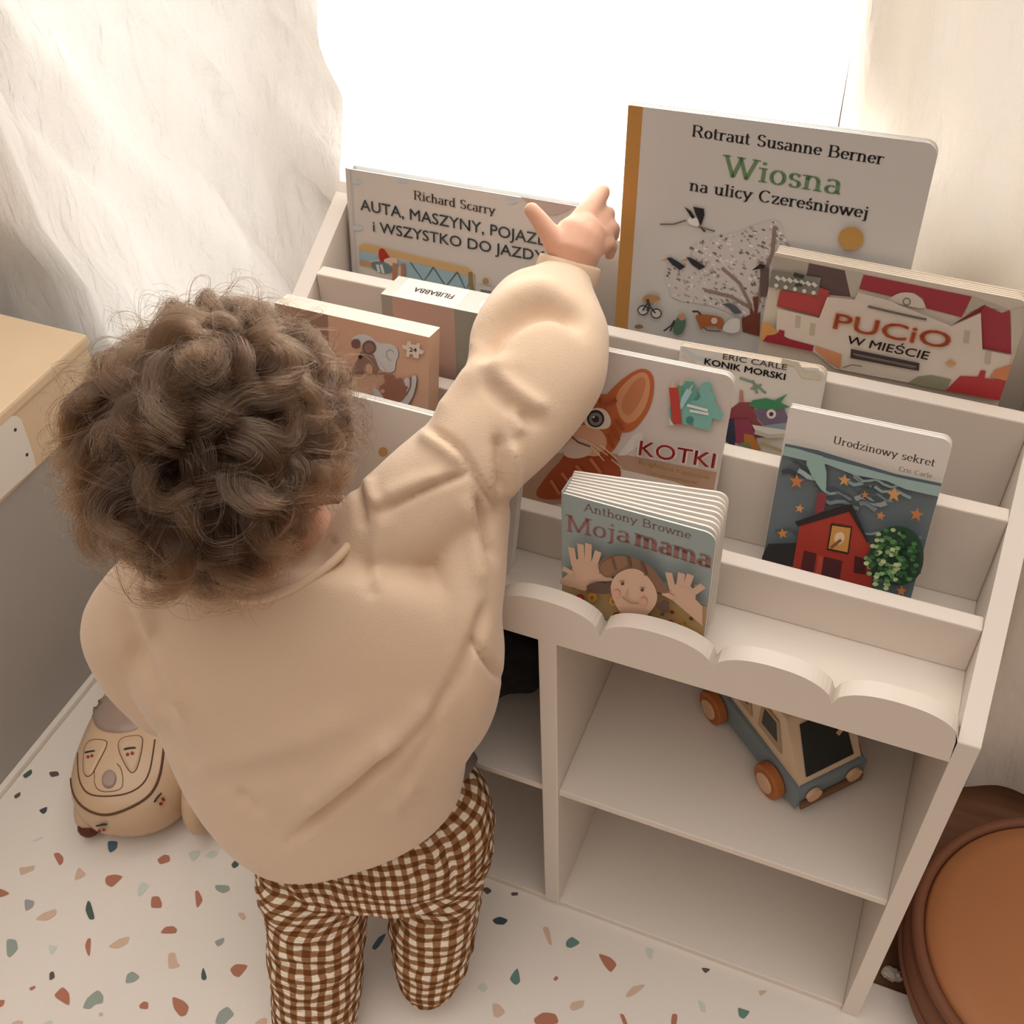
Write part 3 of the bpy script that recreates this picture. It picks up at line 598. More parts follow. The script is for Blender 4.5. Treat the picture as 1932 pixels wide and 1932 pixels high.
for L in ([(640,440),(660,470)], [(690,440),(700,480)], [(760,600),(800,680)], [(740,640),(770,720)], [(700,740),(740,800)], [(640,780),(700,860)], [(560,820),(640,900)], [(480,860),(560,960)], [(420,900),(470,980)], [(720,480),(790,450)], [(780,560),(830,620)]): A.line(c3(L), 6, FUR2 if L[0][1] < 760 else (206, 120, 76))
for L in ([(640,690),(740,760)], [(640,700),(720,790)], [(700,700),(790,780)], [(760,780),(820,830)]): A.line(c3(L), 1.6, (240, 214, 190))
TQ = (132, 190, 178)
q([(1190,355),(1215,345),(1240,365),(1230,395),(1250,400),(1255,375),(1270,350),(1310,345),(1325,370),(1310,400),(1335,408),(1345,430),(1335,450),(1360,490),(1385,530),(1375,560),(1340,555),(1325,550),(1310,620),(1225,600),(1215,580),(1190,590),(1150,575),(1100,580),(1085,500),(1110,470),(1150,400)], TQ)
A.disc(c3([(1232,425)])[0], 9, (90, 150, 138)); A.disc(c3([(1200,560)])[0], 7.5, (84, 140, 130)); q([(1175,340),(1225,345),(1240,420),(1200,470),(1150,480),(1130,440)], (106, 172, 158)); q([(1090,470),(1130,450),(1120,580),(1095,580)], (90, 160, 148))
A.line(c3([(1185,475),(1300,505)]), 5, (232, 240, 234)); A.line(c3([(1200,505),(1305,525)]), 5, (226, 236, 230))
def pencil(L, wd, col):
    A.line(c3(L), wd, col); (x0, y0), (x1, y1) = L; t = np.array([x0-x1, y0-y1])/math.hypot(x0-x1, y0-y1); nn = np.array([-t[1], t[0]])*wd*.75
    A.poly(c3([(x0+nn[0], y0+nn[1]), (x0+t[0]*48, y0+t[1]*48), (x0-nn[0], y0-nn[1])]), (226, 196, 172))
pencil([(1200,390),(1140,490)], 10, (176, 214, 222)); pencil([(1150,365),(1130,470)], 9, (110, 160, 120)); pencil([(1110,375),(1132,580)], 15, (196, 70, 60))
q([(1085,540),(1112,582),(1090,585)], (230,220,210))
sans(A, 'KOTKI', c3([(912, 755)])[0], c3([(1340, 828)])[0], 30, (236, 228, 222), .05)
sans(A, 'KOTKI', c3([(916, 750)])[0], c3([(1334, 824)])[0], 29, (214, 74, 64), .008)
sans(A, 'Książeczka z puzzlami', c3([(915, 800)])[0], c3([(1305, 886)])[0], 9, (206, 170, 82), .01, .1); sans(A, 'i kolorowankami', c3([(960, 858)])[0], c3([(1240, 918)])[0], 9, (206, 170, 82), .01, .1)
A.build('cover_print', fc)

# --- Urodzinowy sekret
F = Frame(.1474, .115, .4845, .2383, -.0228, .0312); W, H, T = .1209, .1603, .0085
root, fc = board_book('picture_book', F, W, H, T, 'board book with a red house and orange stars on a grey night sky', (232, 224, 215), (246, 241, 234), .008, 4, group='books on the shelf')
A = Art(F); BX = (.0003, .001, W-.0003, H-.0003)
def q(p, c): A.clip(c4(p), c, BX)
q([(262,352),(420,385),(600,440),(800,500),(1032,548),(1100,1130),(900,1200),(100,1000)], (112, 124, 130))
rn = random.Random(5)
for k in range(70):
    x = rn.uniform(200, 1020); t = rn.random(); y = 375+(x-262)*.235+t*t*640; l = rn.uniform(60, 190)
    c = rn.choice(((150,174,176), (176,198,198), (88,98,104), (134,150,154), (72,80,86))) if t < .45 else rn.choice(((96,106,112), (76,84,90), (136,150,156), (160,172,176)))
    xx = np.linspace(0, l, 6); P = [(x+a, y+a*.22+12*math.sin(a*.05+k)) for a in xx]
    uv = [F.uv(*p) for p in c4(P)]
    if all(BX[0]+.003 < u_[0] < BX[2]-.003 and BX[1]+.003 < u_[1] < H*.74 for u_ in uv): A.line_uv(uv, rn.uniform(.0014, .0042), c)
q([(262,352),(330,365),(470,410),(620,450),(800,500),(1032,548),(1028,600),(850,560),(760,520),(600,490),(470,440),(360,420),(255,395)], (164, 190, 188))
q([(380,380),(450,400),(468,480),(465,580),(440,560),(400,500),(370,440)], (158, 190, 182))
q([(185,825),(330,820),(320,960),(150,900)], (50, 52, 54))
q([(425,575),(468,585),(455,665),(410,680)], (148, 66, 72))
q([(340,720),(560,650),(600,680),(680,830),(690,1060),(300,960)], (178, 64, 52)); q([(430,880),(455,885),(440,985),(415,975)], (200, 84, 66)); q([(360,855),(420,870),(405,975),(340,955)], (92, 46, 48)); q([(455,885),(545,905),(530,1005),(440,985)], (88, 46, 50)); q([(605,880),(660,895),(655,970),(600,960)], (84, 42, 46))
q([(316,715),(560,632),(592,630),(672,810),(665,815),(578,665),(330,738)], (52, 44, 44)); q([(490,722),(592,738),(575,872),(470,850)], (60, 44, 40)); q([(497,732),(586,745),(570,862),(478,843)], (216, 160, 84)); A.blob(c4([(510,770),(550,760),(560,800),(530,830),(505,810)]), (240, 214, 180)); A.line(c4([(490,840),(540,800)]), 5, (150,96,60))
def star(x, y, r, c=(216, 146, 86), rot=0): A.poly(c4([(x+(r if k % 2 == 0 else r*.42)*math.sin(math.pi*k/5+rot), y-(r if k % 2 == 0 else r*.42)*math.cos(math.pi*k/5+rot)) for k in range(10)]), c)
for x, y, r in ((325,518,38), (556,512,32), (796,580,40), (655,582,22), (340,648,24), (732,682,24), (905,675,36), (258,768,28), (832,1045,28)): star(x, y, r, rn.choice(((216,146,86), (208,132,76), (222,164,104))), rn.uniform(-.3, .3))
A.blob(c4([(690,820),(740,740),(830,725),(905,760),(945,850),(930,960),(860,1020),(760,1010),(690,960),(660,890)]), (58, 84, 66))
for k in range(150):
    a = rn.uniform(0, 6.28); r_ = math.sqrt(rn.random()); x = 800+130*r_*math.cos(a); y = 875+140*r_*math.sin(a)
    dk = x > 830
    c = rn.choice(((60,110,66), (40,78,56), (84,140,84))) if dk else rn.choice(((140,180,120), (196,214,160), (90,140,84), (60,104,64)))
    A.blob(c4([(x-14, y-6), (x, y-12), (x+16, y-2), (x+6, y+10), (x-10, y+8)]), c, 1)
q([(690,1010),(760,1010),(900,1040),(890,1130),(690,1070)], (112,124,134)); star(832, 1045, 28)
q([(740,1040),(770,1040),(765,1075),(735,1065)], (40,70,74))
serif(A, 'Urodzinowy sekret', c4([(520, 280)])[0], c4([(1005, 390)])[0], 14, (74, 66, 62), .16, .06)
serif(A, 'Eric Carle', c4([(832, 408)])[0], c4([(992, 444)])[0], 8, (110, 102, 98), .14, .07)
A.build('cover_print', fc)

# --- Moja mama, standing fanned open in the tray
F = Frame(.0033, .0290, .4830, .0266, -.0326, .0140); W, H = .1203, .1275
root = thing('picture_book', 'fanned-open board book with pale blue cover of a smiling woman, standing in the front tray', 'book', tuple(F.P(0, 0, 0)), 'books on the shelf')
m_e = mat('page_board_248', (248, 240, 230), .55)
fc = MB().prism([F.P(a, b_, 0) for a, b_ in rrect(0, 0, W, H, (.0015, .009, .009, .0015))], F.n*.0013, ink((163, 178, 178)), m_e).build('front_cover', root)
NP = 8
for k in range(1, NP+1):
    t = k/NP
    G = Frame(.0036, .0290+.0006+.0022*k, .4822, .027+.09*t, -.0326+.16*t, .014)
    nm = 'back_cover' if k == NP else 'page'
    MB().prism([G.P(a, b_, 0) for a, b_ in rrect(0, 0, W-.001*(k % 2), H-.0003*k, (.0015, .009, .009, .0015))], G.n*.0017, m_e).build(nm, root)
MB().prism([F.P(0, 0, .0013), F.P(0, H, .0013), F.P(0, H-.001, .0205), F.P(0, 0, .0195)], -F.u*.0012, ink((163, 178, 178))).build('spine', root)
A = Art(F); BX = (.0003, .001, W-.0003, H-.0003)
def q(p, c): A.clip(c3(p), c, BX)
ROSE = (158, 112, 110)
serif(A, 'Anthony Browne', c3([(600, 1078)])[0], c3([(1200, 1240)])[0], 14, (130, 108, 108), .16, .07)
serif(A, 'Moja', c3([(500, 1190)])[0], c3([(860, 1262)])[0], 29, ROSE, .15, .05)
serif(A, 'mama', c3([(882, 1268)])[0], c3([(1312, 1402)])[0], 32, ROSE, .22, .08)
q([(480,1480),(600,1465),(800,1500),(1100,1560),(1300,1620),(1290,1880),(480,1700)], (216, 186, 130))
rn = random.Random(11)
for k in range(90):
    x, y = rn.uniform(490, 1290), rn.uniform(1480, 1800)
    if y > 1520+(x-490)*.36 or 800 < x < 1000 and y < 1640: continue
    u_ = F.uv(*c3([(x, y)])[0])
    if not (.004 < u_[0] < W-.004): continue
    A.blob(c3([(x-16, y), (x-4, y-14), (x+14, y-6), (x+8, y+12)]), rn.choice(((186,72,52), (214,158,80), (196,150,70), (228,208,160), (120,110,80))), 1)
for x, y in ((590,1550), (795,1650), (1250,1765), (1095,1690)): A.disc(c3([(x, y)])[0], 8.5, (186, 62, 46)); A.disc(c3([(x, y)])[0], 3.5, (216,130,90))
for x, y in ((660,1540), (780,1560), (1150,1690)): A.disc(c3([(x, y)])[0], 9, (208, 160, 76)); A.disc(c3([(x, y)])[0], 3.5, (160,110,50))
SK = (222, 186, 160)
def hand(P, fingers):
    A.blob(c3(P), SK)
    for L in fingers: A.line(c3(L), 11, SK)
q([(482,1440),(560,1380),(720,1400),(800,1440),(680,1450),(620,1500),(482,1460)], SK)
hand([(545,1340),(600,1310),(700,1340),(710,1400),(640,1450),(560,1440)], [[(565,1360),(545,1255)], [(605,1340),(598,1235)], [(640,1340),(643,1232)], [(675,1350),(698,1275)], [(560,1400),(500,1370)]])
q([(1030,1470),(1120,1500),(1190,1490),(1280,1580),(1280,1690),(1130,1560)], SK)
hand([(1100,1480),(1150,1440),(1230,1470),(1250,1540),(1200,1590),(1120,1560)], [[(1115,1490),(1092,1390)], [(1155,1460),(1165,1392)], [(1190,1470),(1215,1400)], [(1230,1500),(1285,1460)], [(1120,1530),(1060,1500)]])
A.blob(c3([(690,1360),(730,1300),(820,1282),(920,1310),(1000,1350),(1060,1440),(1110,1505),(1020,1500),(980,1420),(880,1370),(800,1400),(740,1425)]), (138, 104, 78))
A.blob(c3([(620,1470),(680,1440),(760,1450),(775,1510),(680,1505)]), (104, 78, 64)); A.blob(c3([(1020,1570),(1070,1530),(1100,1560),(1095,1620),(1040,1600)]), (104, 78, 64))
A.blob(c3([(790,1400),(880,1355),(960,1380),(1030,1480),(1030,1560),(960,1640),(930,1660),(850,1640),(800,1580),(765,1480)]), (226, 190, 164))
A.blob(c3([(700,1350),(780,1290),(870,1290),(880,1340),(800,1380),(740,1410)]), (150, 114, 84)); A.line(c3([(780,1300),(800,1370)]), 5, (112,84,64)); A.line(c3([(870,1300),(880,1355)]), 5, (112,84,64)); A.line(c3([(940,1320),(970,1400)]), 5, (112,84,64))
A.disc(c3([(838,1446)])[0], 3, (84, 60, 50)); A.disc(c3([(948,1480)])[0], 3, (84, 60, 50)); A.line(c3([(820,1432),(850,1428)]), 1.5, (150,110,90)); A.line(c3([(935,1465),(965,1466)]), 1.5, (150,110,90)); A.line(c3([(838,1520),(880,1550),(930,1555)]), 2.5, (190, 124, 110)); A.line(c3([(870,1480),(858,1515),(885,1530)]), 1.8, (204, 156, 132)); A.disc(c3([(805,1500)])[0], 7, (228,176,152)); A.disc(c3([(955,1540)])[0], 7, (228,176,152))
A.line(c3([(800,1620),(860,1655),(940,1660)]), 2.5, (120,100,84))
A.build('cover_print', fc)

# --- pale book mostly behind the child, in the tray
F = Frame(-.2300, .0430, .4878, .30, 0, -.012); 
root, fc = board_book('picture_book', F, .1800, .1290, .0095, 'plain white board book standing in the tray behind the child\'s back', (230, 222, 213), (240, 234, 226), .010, 3, group='books on the shelf')
A = Art(F); A.poly_uv([(.006, .01), (.010, .01), (.010, .12), (.006, .12)], (206, 198, 190)); A.disc(c1([(615, 1580)])[0], 9, (206, 160, 104)); A.build('cover_print', fc)

# --- puzzle boxes
def puzzle_box(F, W, H, T, label, col, top):
    root = thing('puzzle_box', label, 'box', tuple(F.P(0, 0, 0)), 'puzzle boxes on the shelf')
    P = lambda a, b_, w_: F.P(a, b_, w_)
    b = MB(); vs = [P(0,0,0),P(W,0,0),P(W,0,T),P(0,0,T),P(0,H,0),P(W,H,0),P(W,H,T),P(0,H,T)]
    b.add(vs, [(0,1,5,4)], ink(col)); b.add(vs, [(4,5,6,7)], ink(top)); b.add(vs, [(0,3,2,1),(1,2,6,5),(2,3,7,6),(3,0,4,7)], ink(col))
    return root, b.build('box_body', root, bevel=.0012)
F = Frame(-.2999, .0945, .4885, .2095, .0118, -.0096); W, H, T = .1468, .1655, .022
root, bd = puzzle_box(F, W, H, T, 'peach cardboard puzzle box with a grey mouse picture, leaning behind the child\'s head', (218, 176, 148), (226, 206, 192))
A = Art(F)
PALE = (214, 212, 210)
A.blob(d5([(340,850),(430,805),(540,830),(600,905),(750,905),(820,960),(825,1030),(795,1080),(790,1205),(640,1190),(560,1050),(450,950),(370,900)]), (120,96,84)); A.blob(d5([(338,846),(430,800),(540,826),(600,900),(746,900),(812,955),(818,1030),(788,1080),(782,1200),(636,1188),(560,1050),(450,950),(370,900)]), PALE)
A.line(d5([(770,990),(735,960),(700,980),(695,1030),(740,1080)]), 2, (170,166,164))
MS, MS2 = (150, 118, 108), (128, 94, 86)
A.blob(d5([(440,960),(560,990),(600,1100),(640,1200),(330,1200),(370,1120),(410,1050)]), MS); A.disc(d5([(520,940)])[0], 13.5, MS2); A.disc(d5([(520,942)])[0], 9, MS); A.disc(d5([(388,900)])[0], 9, MS2)
A.disc(d5([(434,1033)])[0], 4, (46, 34, 32)); A.blob(d5([(480,1130),(520,1090),(560,1130),(560,1205),(500,1205)]), (218,176,148)); A.line(d5([(270,1207),(480,1203)]), 2, (150,110,90)); A.line(d5([(570,1200),(700,1200)]), 2, (150,110,90))
A.blob(d5([(555,1360),(600,1340),(700,1480),(830,1490),(900,1400),(960,1220),(1010,1215),(1015,1290),(980,1440),(880,1580),(720,1610),(620,1560)]), (110,86,76)); A.blob(d5([(550,1356),(600,1336),(700,1480),(830,1486),(900,1396),(955,1216),(1004,1212),(1006,1290),(972,1436),(874,1572),(720,1600),(620,1552)]), PALE)
A.blob(d5([(620,1330),(700,1290),(660,1210),(780,1200),(790,1270),(860,1230),(910,1360),(890,1450),(830,1495),(720,1500),(660,1430)]), (166, 116, 98)); A.blob(d5([(870,1260),(920,1230),(945,1280),(905,1350)]), PALE); A.line(d5([(950,1230),(945,1330),(900,1420)]), 2.5, (150,110,90)); A.disc(d5([(665,1375)])[0], 4, (224,180,150))
A.blob(d5([(350,1560),(420,1505),(520,1510),(575,1585),(480,1600)]), (116, 110, 98)); A.blob(d5([(860,1650),(930,1635),(1010,1695),(900,1695)]), (84, 90, 80))
A.poly(d5([(915,870),(945,865),(960,900),(1010,905),(1015,885),(1045,890),(1040,945),(1085,965),(1070,1000),(1035,995),(1030,1045),(985,1035),(970,1000),(940,995),(935,1030),(905,1020),(910,955),(865,935),(870,905),(910,912)]), (236, 220, 206))
sans(A, '24', d5([(938, 972)])[0], d5([(1012, 978)])[0], 8, (90, 70, 64), .02)
A.poly_uv([(.0005, .001), (.052, .001), (.052, H-.0005), (.0005, H-.0005)], (222, 192, 168), 0)
A.build('box_print', bd)
F = Frame(-.2252, .1695, .4860, .1, .0104, .0023); W, H, T = .1320, .1550, .036
root, bd = puzzle_box(F, W, H, T, 'dusty pink and sage puzzle box, upper of the two boxes in front of the hardcover', (160, 158, 144), (196, 198, 188))
A = Art(F)
x0 = F.uv(739, 555)[0]; x1 = F.uv(857, 581)[0]
A.poly_uv([(x0, .0005), (x1, .0005), (x1, H-.0003), (x0, H-.0003)], (196, 166, 152)); A.build('box_print', bd)
class Top: pass
G = Frame(0, 0, 0, 0, 0, 0); G.O = F.P(0, H, 0); G.u = F.u; G.v = F.n; G.n = -F.v
A = Art(G); A.poly_uv([(x0, .0003), (x1, .0003), (x1, T-.0003), (x0, T-.0003)], (236, 218, 204))
sans(A, 'FILIBABBA', (F.P(0,0,0)*0+0)[0:0] if False else tuple(topx(G.P(x1-.009, T-.014))[:2]), tuple(topx(G.P(x0+.013, T-.014))[:2]), 9, (70, 60, 58), .02)
cx = F.uv(905, 590)[0]+.002; A.poly_uv([(cx+.0085*math.cos(a), T*.47+.0085*math.sin(a)) for a in np.linspace(0, 6.28, 24)], (244, 240, 232))
sans(A, '3+', tuple(topx(G.P(cx+.0045, T*.47+.002))[:2]), tuple(topx(G.P(cx-.0045, T*.47+.002))[:2]), 5, (60, 54, 54), .02)
A.build('top_print', bd)
# ------------------------------------------------------------------ grey storage cabinet at the left
m_birch = mat('pale_birch', (226, 200, 166), .5, var=.06, vscale=14)
m_grey = mat('grey_panel', (174, 168, 161), .75, bump=.25, bscale=900)
m_plate = mat('white_plate', (236, 228, 216), .45)
cab = thing('storage_cabinet', 'grey-sided cabinet with pale wooden top by the left curtain', 'cabinet', (-.88, 0, .0006))
X = -.68; YB = .258
def cb(name, a, b_, m, bev=.002, par=cab): return MB().box(a, b_, m).build(name, par, bevel=bev)
cb('top', (-1.15, -.75, .418), (X+.004, YB+.004, .4345), m_birch, .004)
cb('side_panel', (X-.016, -.74, .0006), (X-.004, YB, .416), m_grey)
cb('rail', (X-.004, -.74, .337), (X, YB, .417), m_birch)
cb('bottom_strip', (X-.004, -.74, .0006), (X+.004, YB, .009), m_plate, .001)
cb('back_panel', (-1.15, YB-.012, .0006), (X-.017, YB, .416), m_grey)
cb('front_panel', (-1.15, -.74, .0006), (X-.017, -.728, .416), m_grey)
cb('far_panel', (-1.15, -.727, .0006), (-1.138, YB-.013, .416), m_grey)
pl = [onx(x, y, X+.0005) for x, y in ((-60, 850), (-8, 800), (14, 785), (26, 783), (36, 790), (60, 858), (64, 880), (-30, 965), (-60, 990))]
pb = MB().prism(pl, (.003, 0, 0), m_plate).build('plate', cab, bevel=.0008)
for x, y in ((29, 811), (51, 858)):
    c = onx(x, y, X+.0036); MB().ball(c, (.0006, .0022, .0022), mat('screw_dark', (60, 48, 42), .4), 12, 6).build('screw', pb, smooth=True)

# ------------------------------------------------------------------ surface draping: pixel outlines laid on a shape
def subdiv(P, closed=True, it=2):
    P = [np.array(p, float) for p in P]
    for _ in range(it):
        if closed: P = [x for i in range(len(P)) for x in (P[i]*.75+P[(i+1) % len(P)]*.25, P[i]*.25+P[(i+1) % len(P)]*.75)]
        else: P = [P[0]]+[x for i in range(len(P)-1) for x in (P[i]*.75+P[i+1]*.25, P[i]*.25+P[i+1]*.75)]+[P[-1]]
    return P
def tree_of(o):
    me = o.data; off = wloc(o)
    return BVHTree.FromPolygons([v.co+off for v in me.vertices], [tuple(p.vertices) for p in me.polygons])
def hitpx(T, x, y, off=0):
    d = Vector(ray(x, y)).normalized(); h = T.ray_cast(Vector(CAM), d)
    if h[0] is None: return None
    n = h[1] if h[1].dot(d) < 0 else -h[1]
    return np.array(h[0]+n*off), np.array(n)
def dline(b, T, P, r, m, off=0, closed=False, it=2):
    Q = [hitpx(T, *p, off) for p in subdiv(P, closed, it)]; Q = [q[0] for q in Q if q]
    if closed and Q: Q.append(Q[0])
    if len(Q) > 2: b.tube(Q, r, m, 6)
def dpatch(b, T, P, m, off=.0008, it=2, lift=0):
    """tessellated patch following the surface"""
    P = subdiv(P, True, it); cx = sum(P)/len(P); n = len(P); rings = []
    for t in (1, .85, .6, .3):
        rings.append([cx+(p-cx)*t for p in P])
    vs = []; ok = True
    for k, rg in enumerate(rings):
        for p in rg:
            for q_ in (1, .85, .7, .5, .3):
                pp = cx+(p-cx)*q_; h = hitpx(T, pp[0], pp[1], off if k == 0 else off+lift)
                if h is not None: break
            if h is None: return
            vs.append(h[0])
    h = hitpx(T, cx[0], cx[1], off+lift); vs.append(h[0]); fs = []
    for k in range(3):
        for j in range(n): a = k*n+j; c = k*n+(j+1) % n; fs.append((a, a+n, c+n, c))
    for j in range(n): fs.append((3*n+j, len(vs)-1, 3*n+(j+1) % n))
    b.add(vs, fs, m)

# ------------------------------------------------------------------ toy robot vacuum
m_toy = mat('beige_plastic', (204, 172, 140), .32, spec=.5)
m_taupe = mat('taupe_glaze', (158, 136, 122), .25, spec=.5); m_groove = mat('groove_brown', (96, 66, 44), .6); m_blk = mat('print_dark_green', (44, 52, 44), .5); m_cherry = mat('print_cherry', (140, 52, 40), .5)
ax = np.array([-.40, .91, 0]); ax /= np.linalg.norm(ax); lt = np.array([ax[1], -ax[0], 0])
tc0 = np.array([-.526, -.014, .001])
toy = thing('toy_vacuum', 'beige toy vacuum car with cherry prints on the mat beside the grey cabinet', 'toy', tuple(tc0))
rings = []; prof = [(-.1, .0), (-.098, .35), (-.092, .58), (-.08, .78), (-.055, .94), (-.02, 1.0), (.02, .98), (.06, .86), (.085, .66), (.10, .42), (.106, .2), (.108, .0)]
# stacked outlines from the base upward, each an egg-shaped ring
def egg(t, sc, shift):
    a = t; x = math.cos(a); y = math.sin(a)
    L = .118*(1.3 if y > 0 else .95); Wd = .074*(1-.22*y)
    return (Wd*np.sign(x)*abs(x)**.9*sc, L*np.sign(y)*abs(y)**.95*sc+shift)
for z, sc, sh in [(z_*1.09, q1, q2) for z_, q1, q2 in ((.008, .84, 0), (.016, .93, 0), (.028, .985, 0), (.040, 1.0, 0), (.052, .975, 0), (.062, .92, .001), (.070, .84, .002), (.077, .72, .004), (.082, .56, .006), (.085, .38, .007), (.0865, .18, .008))]:
    rings.append([tc0+lt*egg(t, sc, sh)[0]+ax*egg(t, sc, sh)[1]+np.array([0, 0, z]) for t in np.linspace(0, 2*math.pi, 48, endpoint=False)])
body = MB().loft(rings, m_toy).build('shell', toy, smooth=True)
T = tree_of(body)
b = MB()
dline(b, T, c6([(520,800),(500,1000),(498,1120),(530,1220),(600,1290),(700,1330),(790,1325),(900,1285),(1020,1220),(1090,1140),(1130,1020),(1150,850)]), .0016, m_groove)
dline(b, T, c6([(545,830),(545,1000),(560,1110),(620,1190),(760,1200),(900,1180),(1000,1120),(1050,1030),(1075,880),(1085,800)]), .0010, m_groove)
dline(b, T, c6([(660,1000),(665,1170),(850,1160),(865,1090),(850,1000),(820,970)]), .0005, m_groove)
b.build('seam_line', toy, smooth=True)
for P in (c6([(600,800),(750,800),(750,850),(690,960),(640,1060),(590,1055),(580,960)]), c6([(830,800),(900,775),(1000,770),(1000,850),(965,1000),(930,1040),(895,1010),(830,880)])):
    b = MB(); dpatch(b, T, P, m_toy, .0003, 2, .002); dline(b, T, P, .0006, m_groove, .0002, True); b.build('button_pad', toy, smooth=True)
b = MB(); dpatch(b, T, c6([(712,1090),(720,1040),(760,1008),(800,1020),(822,1070),(805,1125),(765,1148),(725,1130)]), m_taupe, .0004, 2, .002); b.build('round_button', toy, smooth=True)
b = MB(); dpatch(b, T, c6([(650,560),(690,510),(780,490),(900,560),(990,680),(960,735),(850,755),(740,750),(675,715),(645,640)]), m_taupe, .0006, 2, .003)
for P in ([(700,560),(730,540)], [(720,590),(750,570)], [(770,640),(800,600),(850,600)]): pass
b.build('window', toy, smooth=True)
b = MB(); dpatch(b, T, c6([(533,770),(585,705),(592,715),(545,775)]), m_blk, .0005, 1); b.build('slot', toy)
def cherry(cx, cy, s=1, rot=0):
    b = MB()
    cr, sr = math.cos(rot), math.sin(rot); R_ = lambda x, y: c6([(cx+(x*cr-y*sr)*s, cy+(x*sr+y*cr)*s)])[0]
    dpatch(b, T, [R_(-45, -14), R_(-10, -24), R_(40, -26), R_(42, -14), R_(0, -12), R_(-40, -2)], m_blk, .003, 1)
    for dx, dy in ((-16, 26), (16, 18)): dpatch(b, T, [R_(dx+13*math.cos(a), dy+13*math.sin(a)) for a in np.linspace(0, 6.28, 8, endpoint=False)], m_cherry, .003, 1)
    if b.v: b.build('cherry_print', toy)
cherry(640, 905, .85, -.05); cherry(915, 885); cherry(722, 1402, .95); cherry(1115, 1215, 1, -.8); cherry(450, 1240, .7, -1.2)
for c_, nm in ((tc0+lt*.081-ax*.068, 'wheel'), (tc0-lt*.052-ax*.066, 'wheel')):
    ws = 1.1 if nm and (c_-tc0)@lt > 0 else .72
    b = MB(); rr = []
    for w_, r_ in ((-.014, .020), (-.012, .030), (-.004, .036), (.006, .036), (.012, .032), (.014, .022)):
        rr.append([c_+lt*w_+ax*(r_*ws*1.15*math.cos(t))+np.array([0, 0, .0385*ws+r_*ws*1.03*math.sin(t)]) for t in np.linspace(0, 2*math.pi, 28, endpoint=False)])
    b.loft(rr, m_toy).build(nm, toy, smooth=True)
h = tc0-ax*.088-lt*.052+np.array([0, 0, .018])
MB().ball(h, (.014, .014, .012), mat('red_brown_plastic', (92, 44, 32), .5), 14, 8).build('tail_light', toy, smooth=True)

# ------------------------------------------------------------------ camper van toy in the right compartment
m_vb = mat('van_blue_grey', (124, 136, 142), .55); m_vc = mat('van_cream', (220, 196, 166), .55); m_glass = mat('van_windscreen', (22, 30, 34), .12, spec=.6); m_orange = mat('wheel_orange_wood', (176, 106, 56), .5); m_hub = mat('hub_cream', (216, 176, 140), .5)
vo = np.array([.2240, .0560, .2396]); va = np.array([-.75, .66, 0]); va /= np.linalg.norm(va); vb = np.array([va[1], -va[0], 0]); vz = np.array([0, 0, 1.])
van = thing('toy_camper_van', 'blue-grey and cream toy camper van with wooden wheels, on the shelf in the right compartment', 'toy', tuple(vo+va*.08+vb*.038))
VP = lambda a, c, z: vo+va*a+vb*c+vz*z
LV, WV = .165, .078
def vprism(name, prof, c0, c1, m, bev=.003, par=van): return MB().prism([VP(a, c0, z) for a, z in prof], vb*(c1-c0), m).build(name, par, bevel=bev)
vprism('chassis', [(.0, .012), (LV, .012), (LV, .044), (.0, .040)], 0, WV, m_vb, .004)
vprism('cabin', [(.004, .0405), (LV-.004, .0445), (LV-.008, .105), (.040, .105)], .004, WV-.004, m_vc, .004)
# windscreen on the raked front
n_ = np.cross(VP(.040, 0, .105)-VP(.004, 0, .0405), vb); n_ /= np.linalg.norm(n_); n_ *= -1 if n_@(-va) < 0 else 1
def wsp(t, c, o=.0012): return VP(.004, 0, .0405)*(1-t)+VP(.040, 0, .105)*t+vb*c+n_*o
MB().prism([wsp(.12, .012), wsp(.12, WV-.012), wsp(.85, WV-.016), wsp(.85, .016)], -n_*.001, m_glass).build('windscreen', van)
for a0, a1 in ((.035, .072), (.082, .115), (.122, .150)):
    wf = MB().prism([VP(a0, .0035, .056), VP(a1, .0035, .057), VP(a1, .0035, .092), VP(a0+.012, .0035, .092)], -vb*.0012, mat('window_tan', (178, 154, 124), .6)).build('window', van)
    MB().prism([VP(a0+.008, .0022, .066), VP(a1-.005, .0022, .066), VP(a1-.005, .0022, .088), VP(a0+.014, .0022, .088)], -vb*.0004, m_glass).build('pane', wf)
vprism('bumper', [(-.004, .014), (-.0003, .014), (-.0003, .024), (-.004, .024)], .004, WV-.004, mat('bumper_brown', (120, 84, 56), .5), .001)
for c in (.016, WV-.016):
    MB().tube([VP(-.001, c, .031), VP(-.005, c, .031)], .008, m_hub, 20).build('headlight', van)
MB().tube([wsp(.5, .052, .002), wsp(.62, .066, .002)], .0022, m_hub, 8).build('mirror', van)
for a in (.034, LV-.036):
    for c, s_ in ((-.0005, -1), (WV+.0005, 1)):
        wh = MB().tube([VP(a, c, .0185), VP(a, c+.010*s_, .0185)], .0185, m_orange, 28).build('wheel', van, bevel=.0015)
        MB().tube([VP(a, c+.0100*s_, .0185), VP(a, c+.0125*s_, .0185)], .011, m_hub, 24).build('hubcap', wh, bevel=.0008)

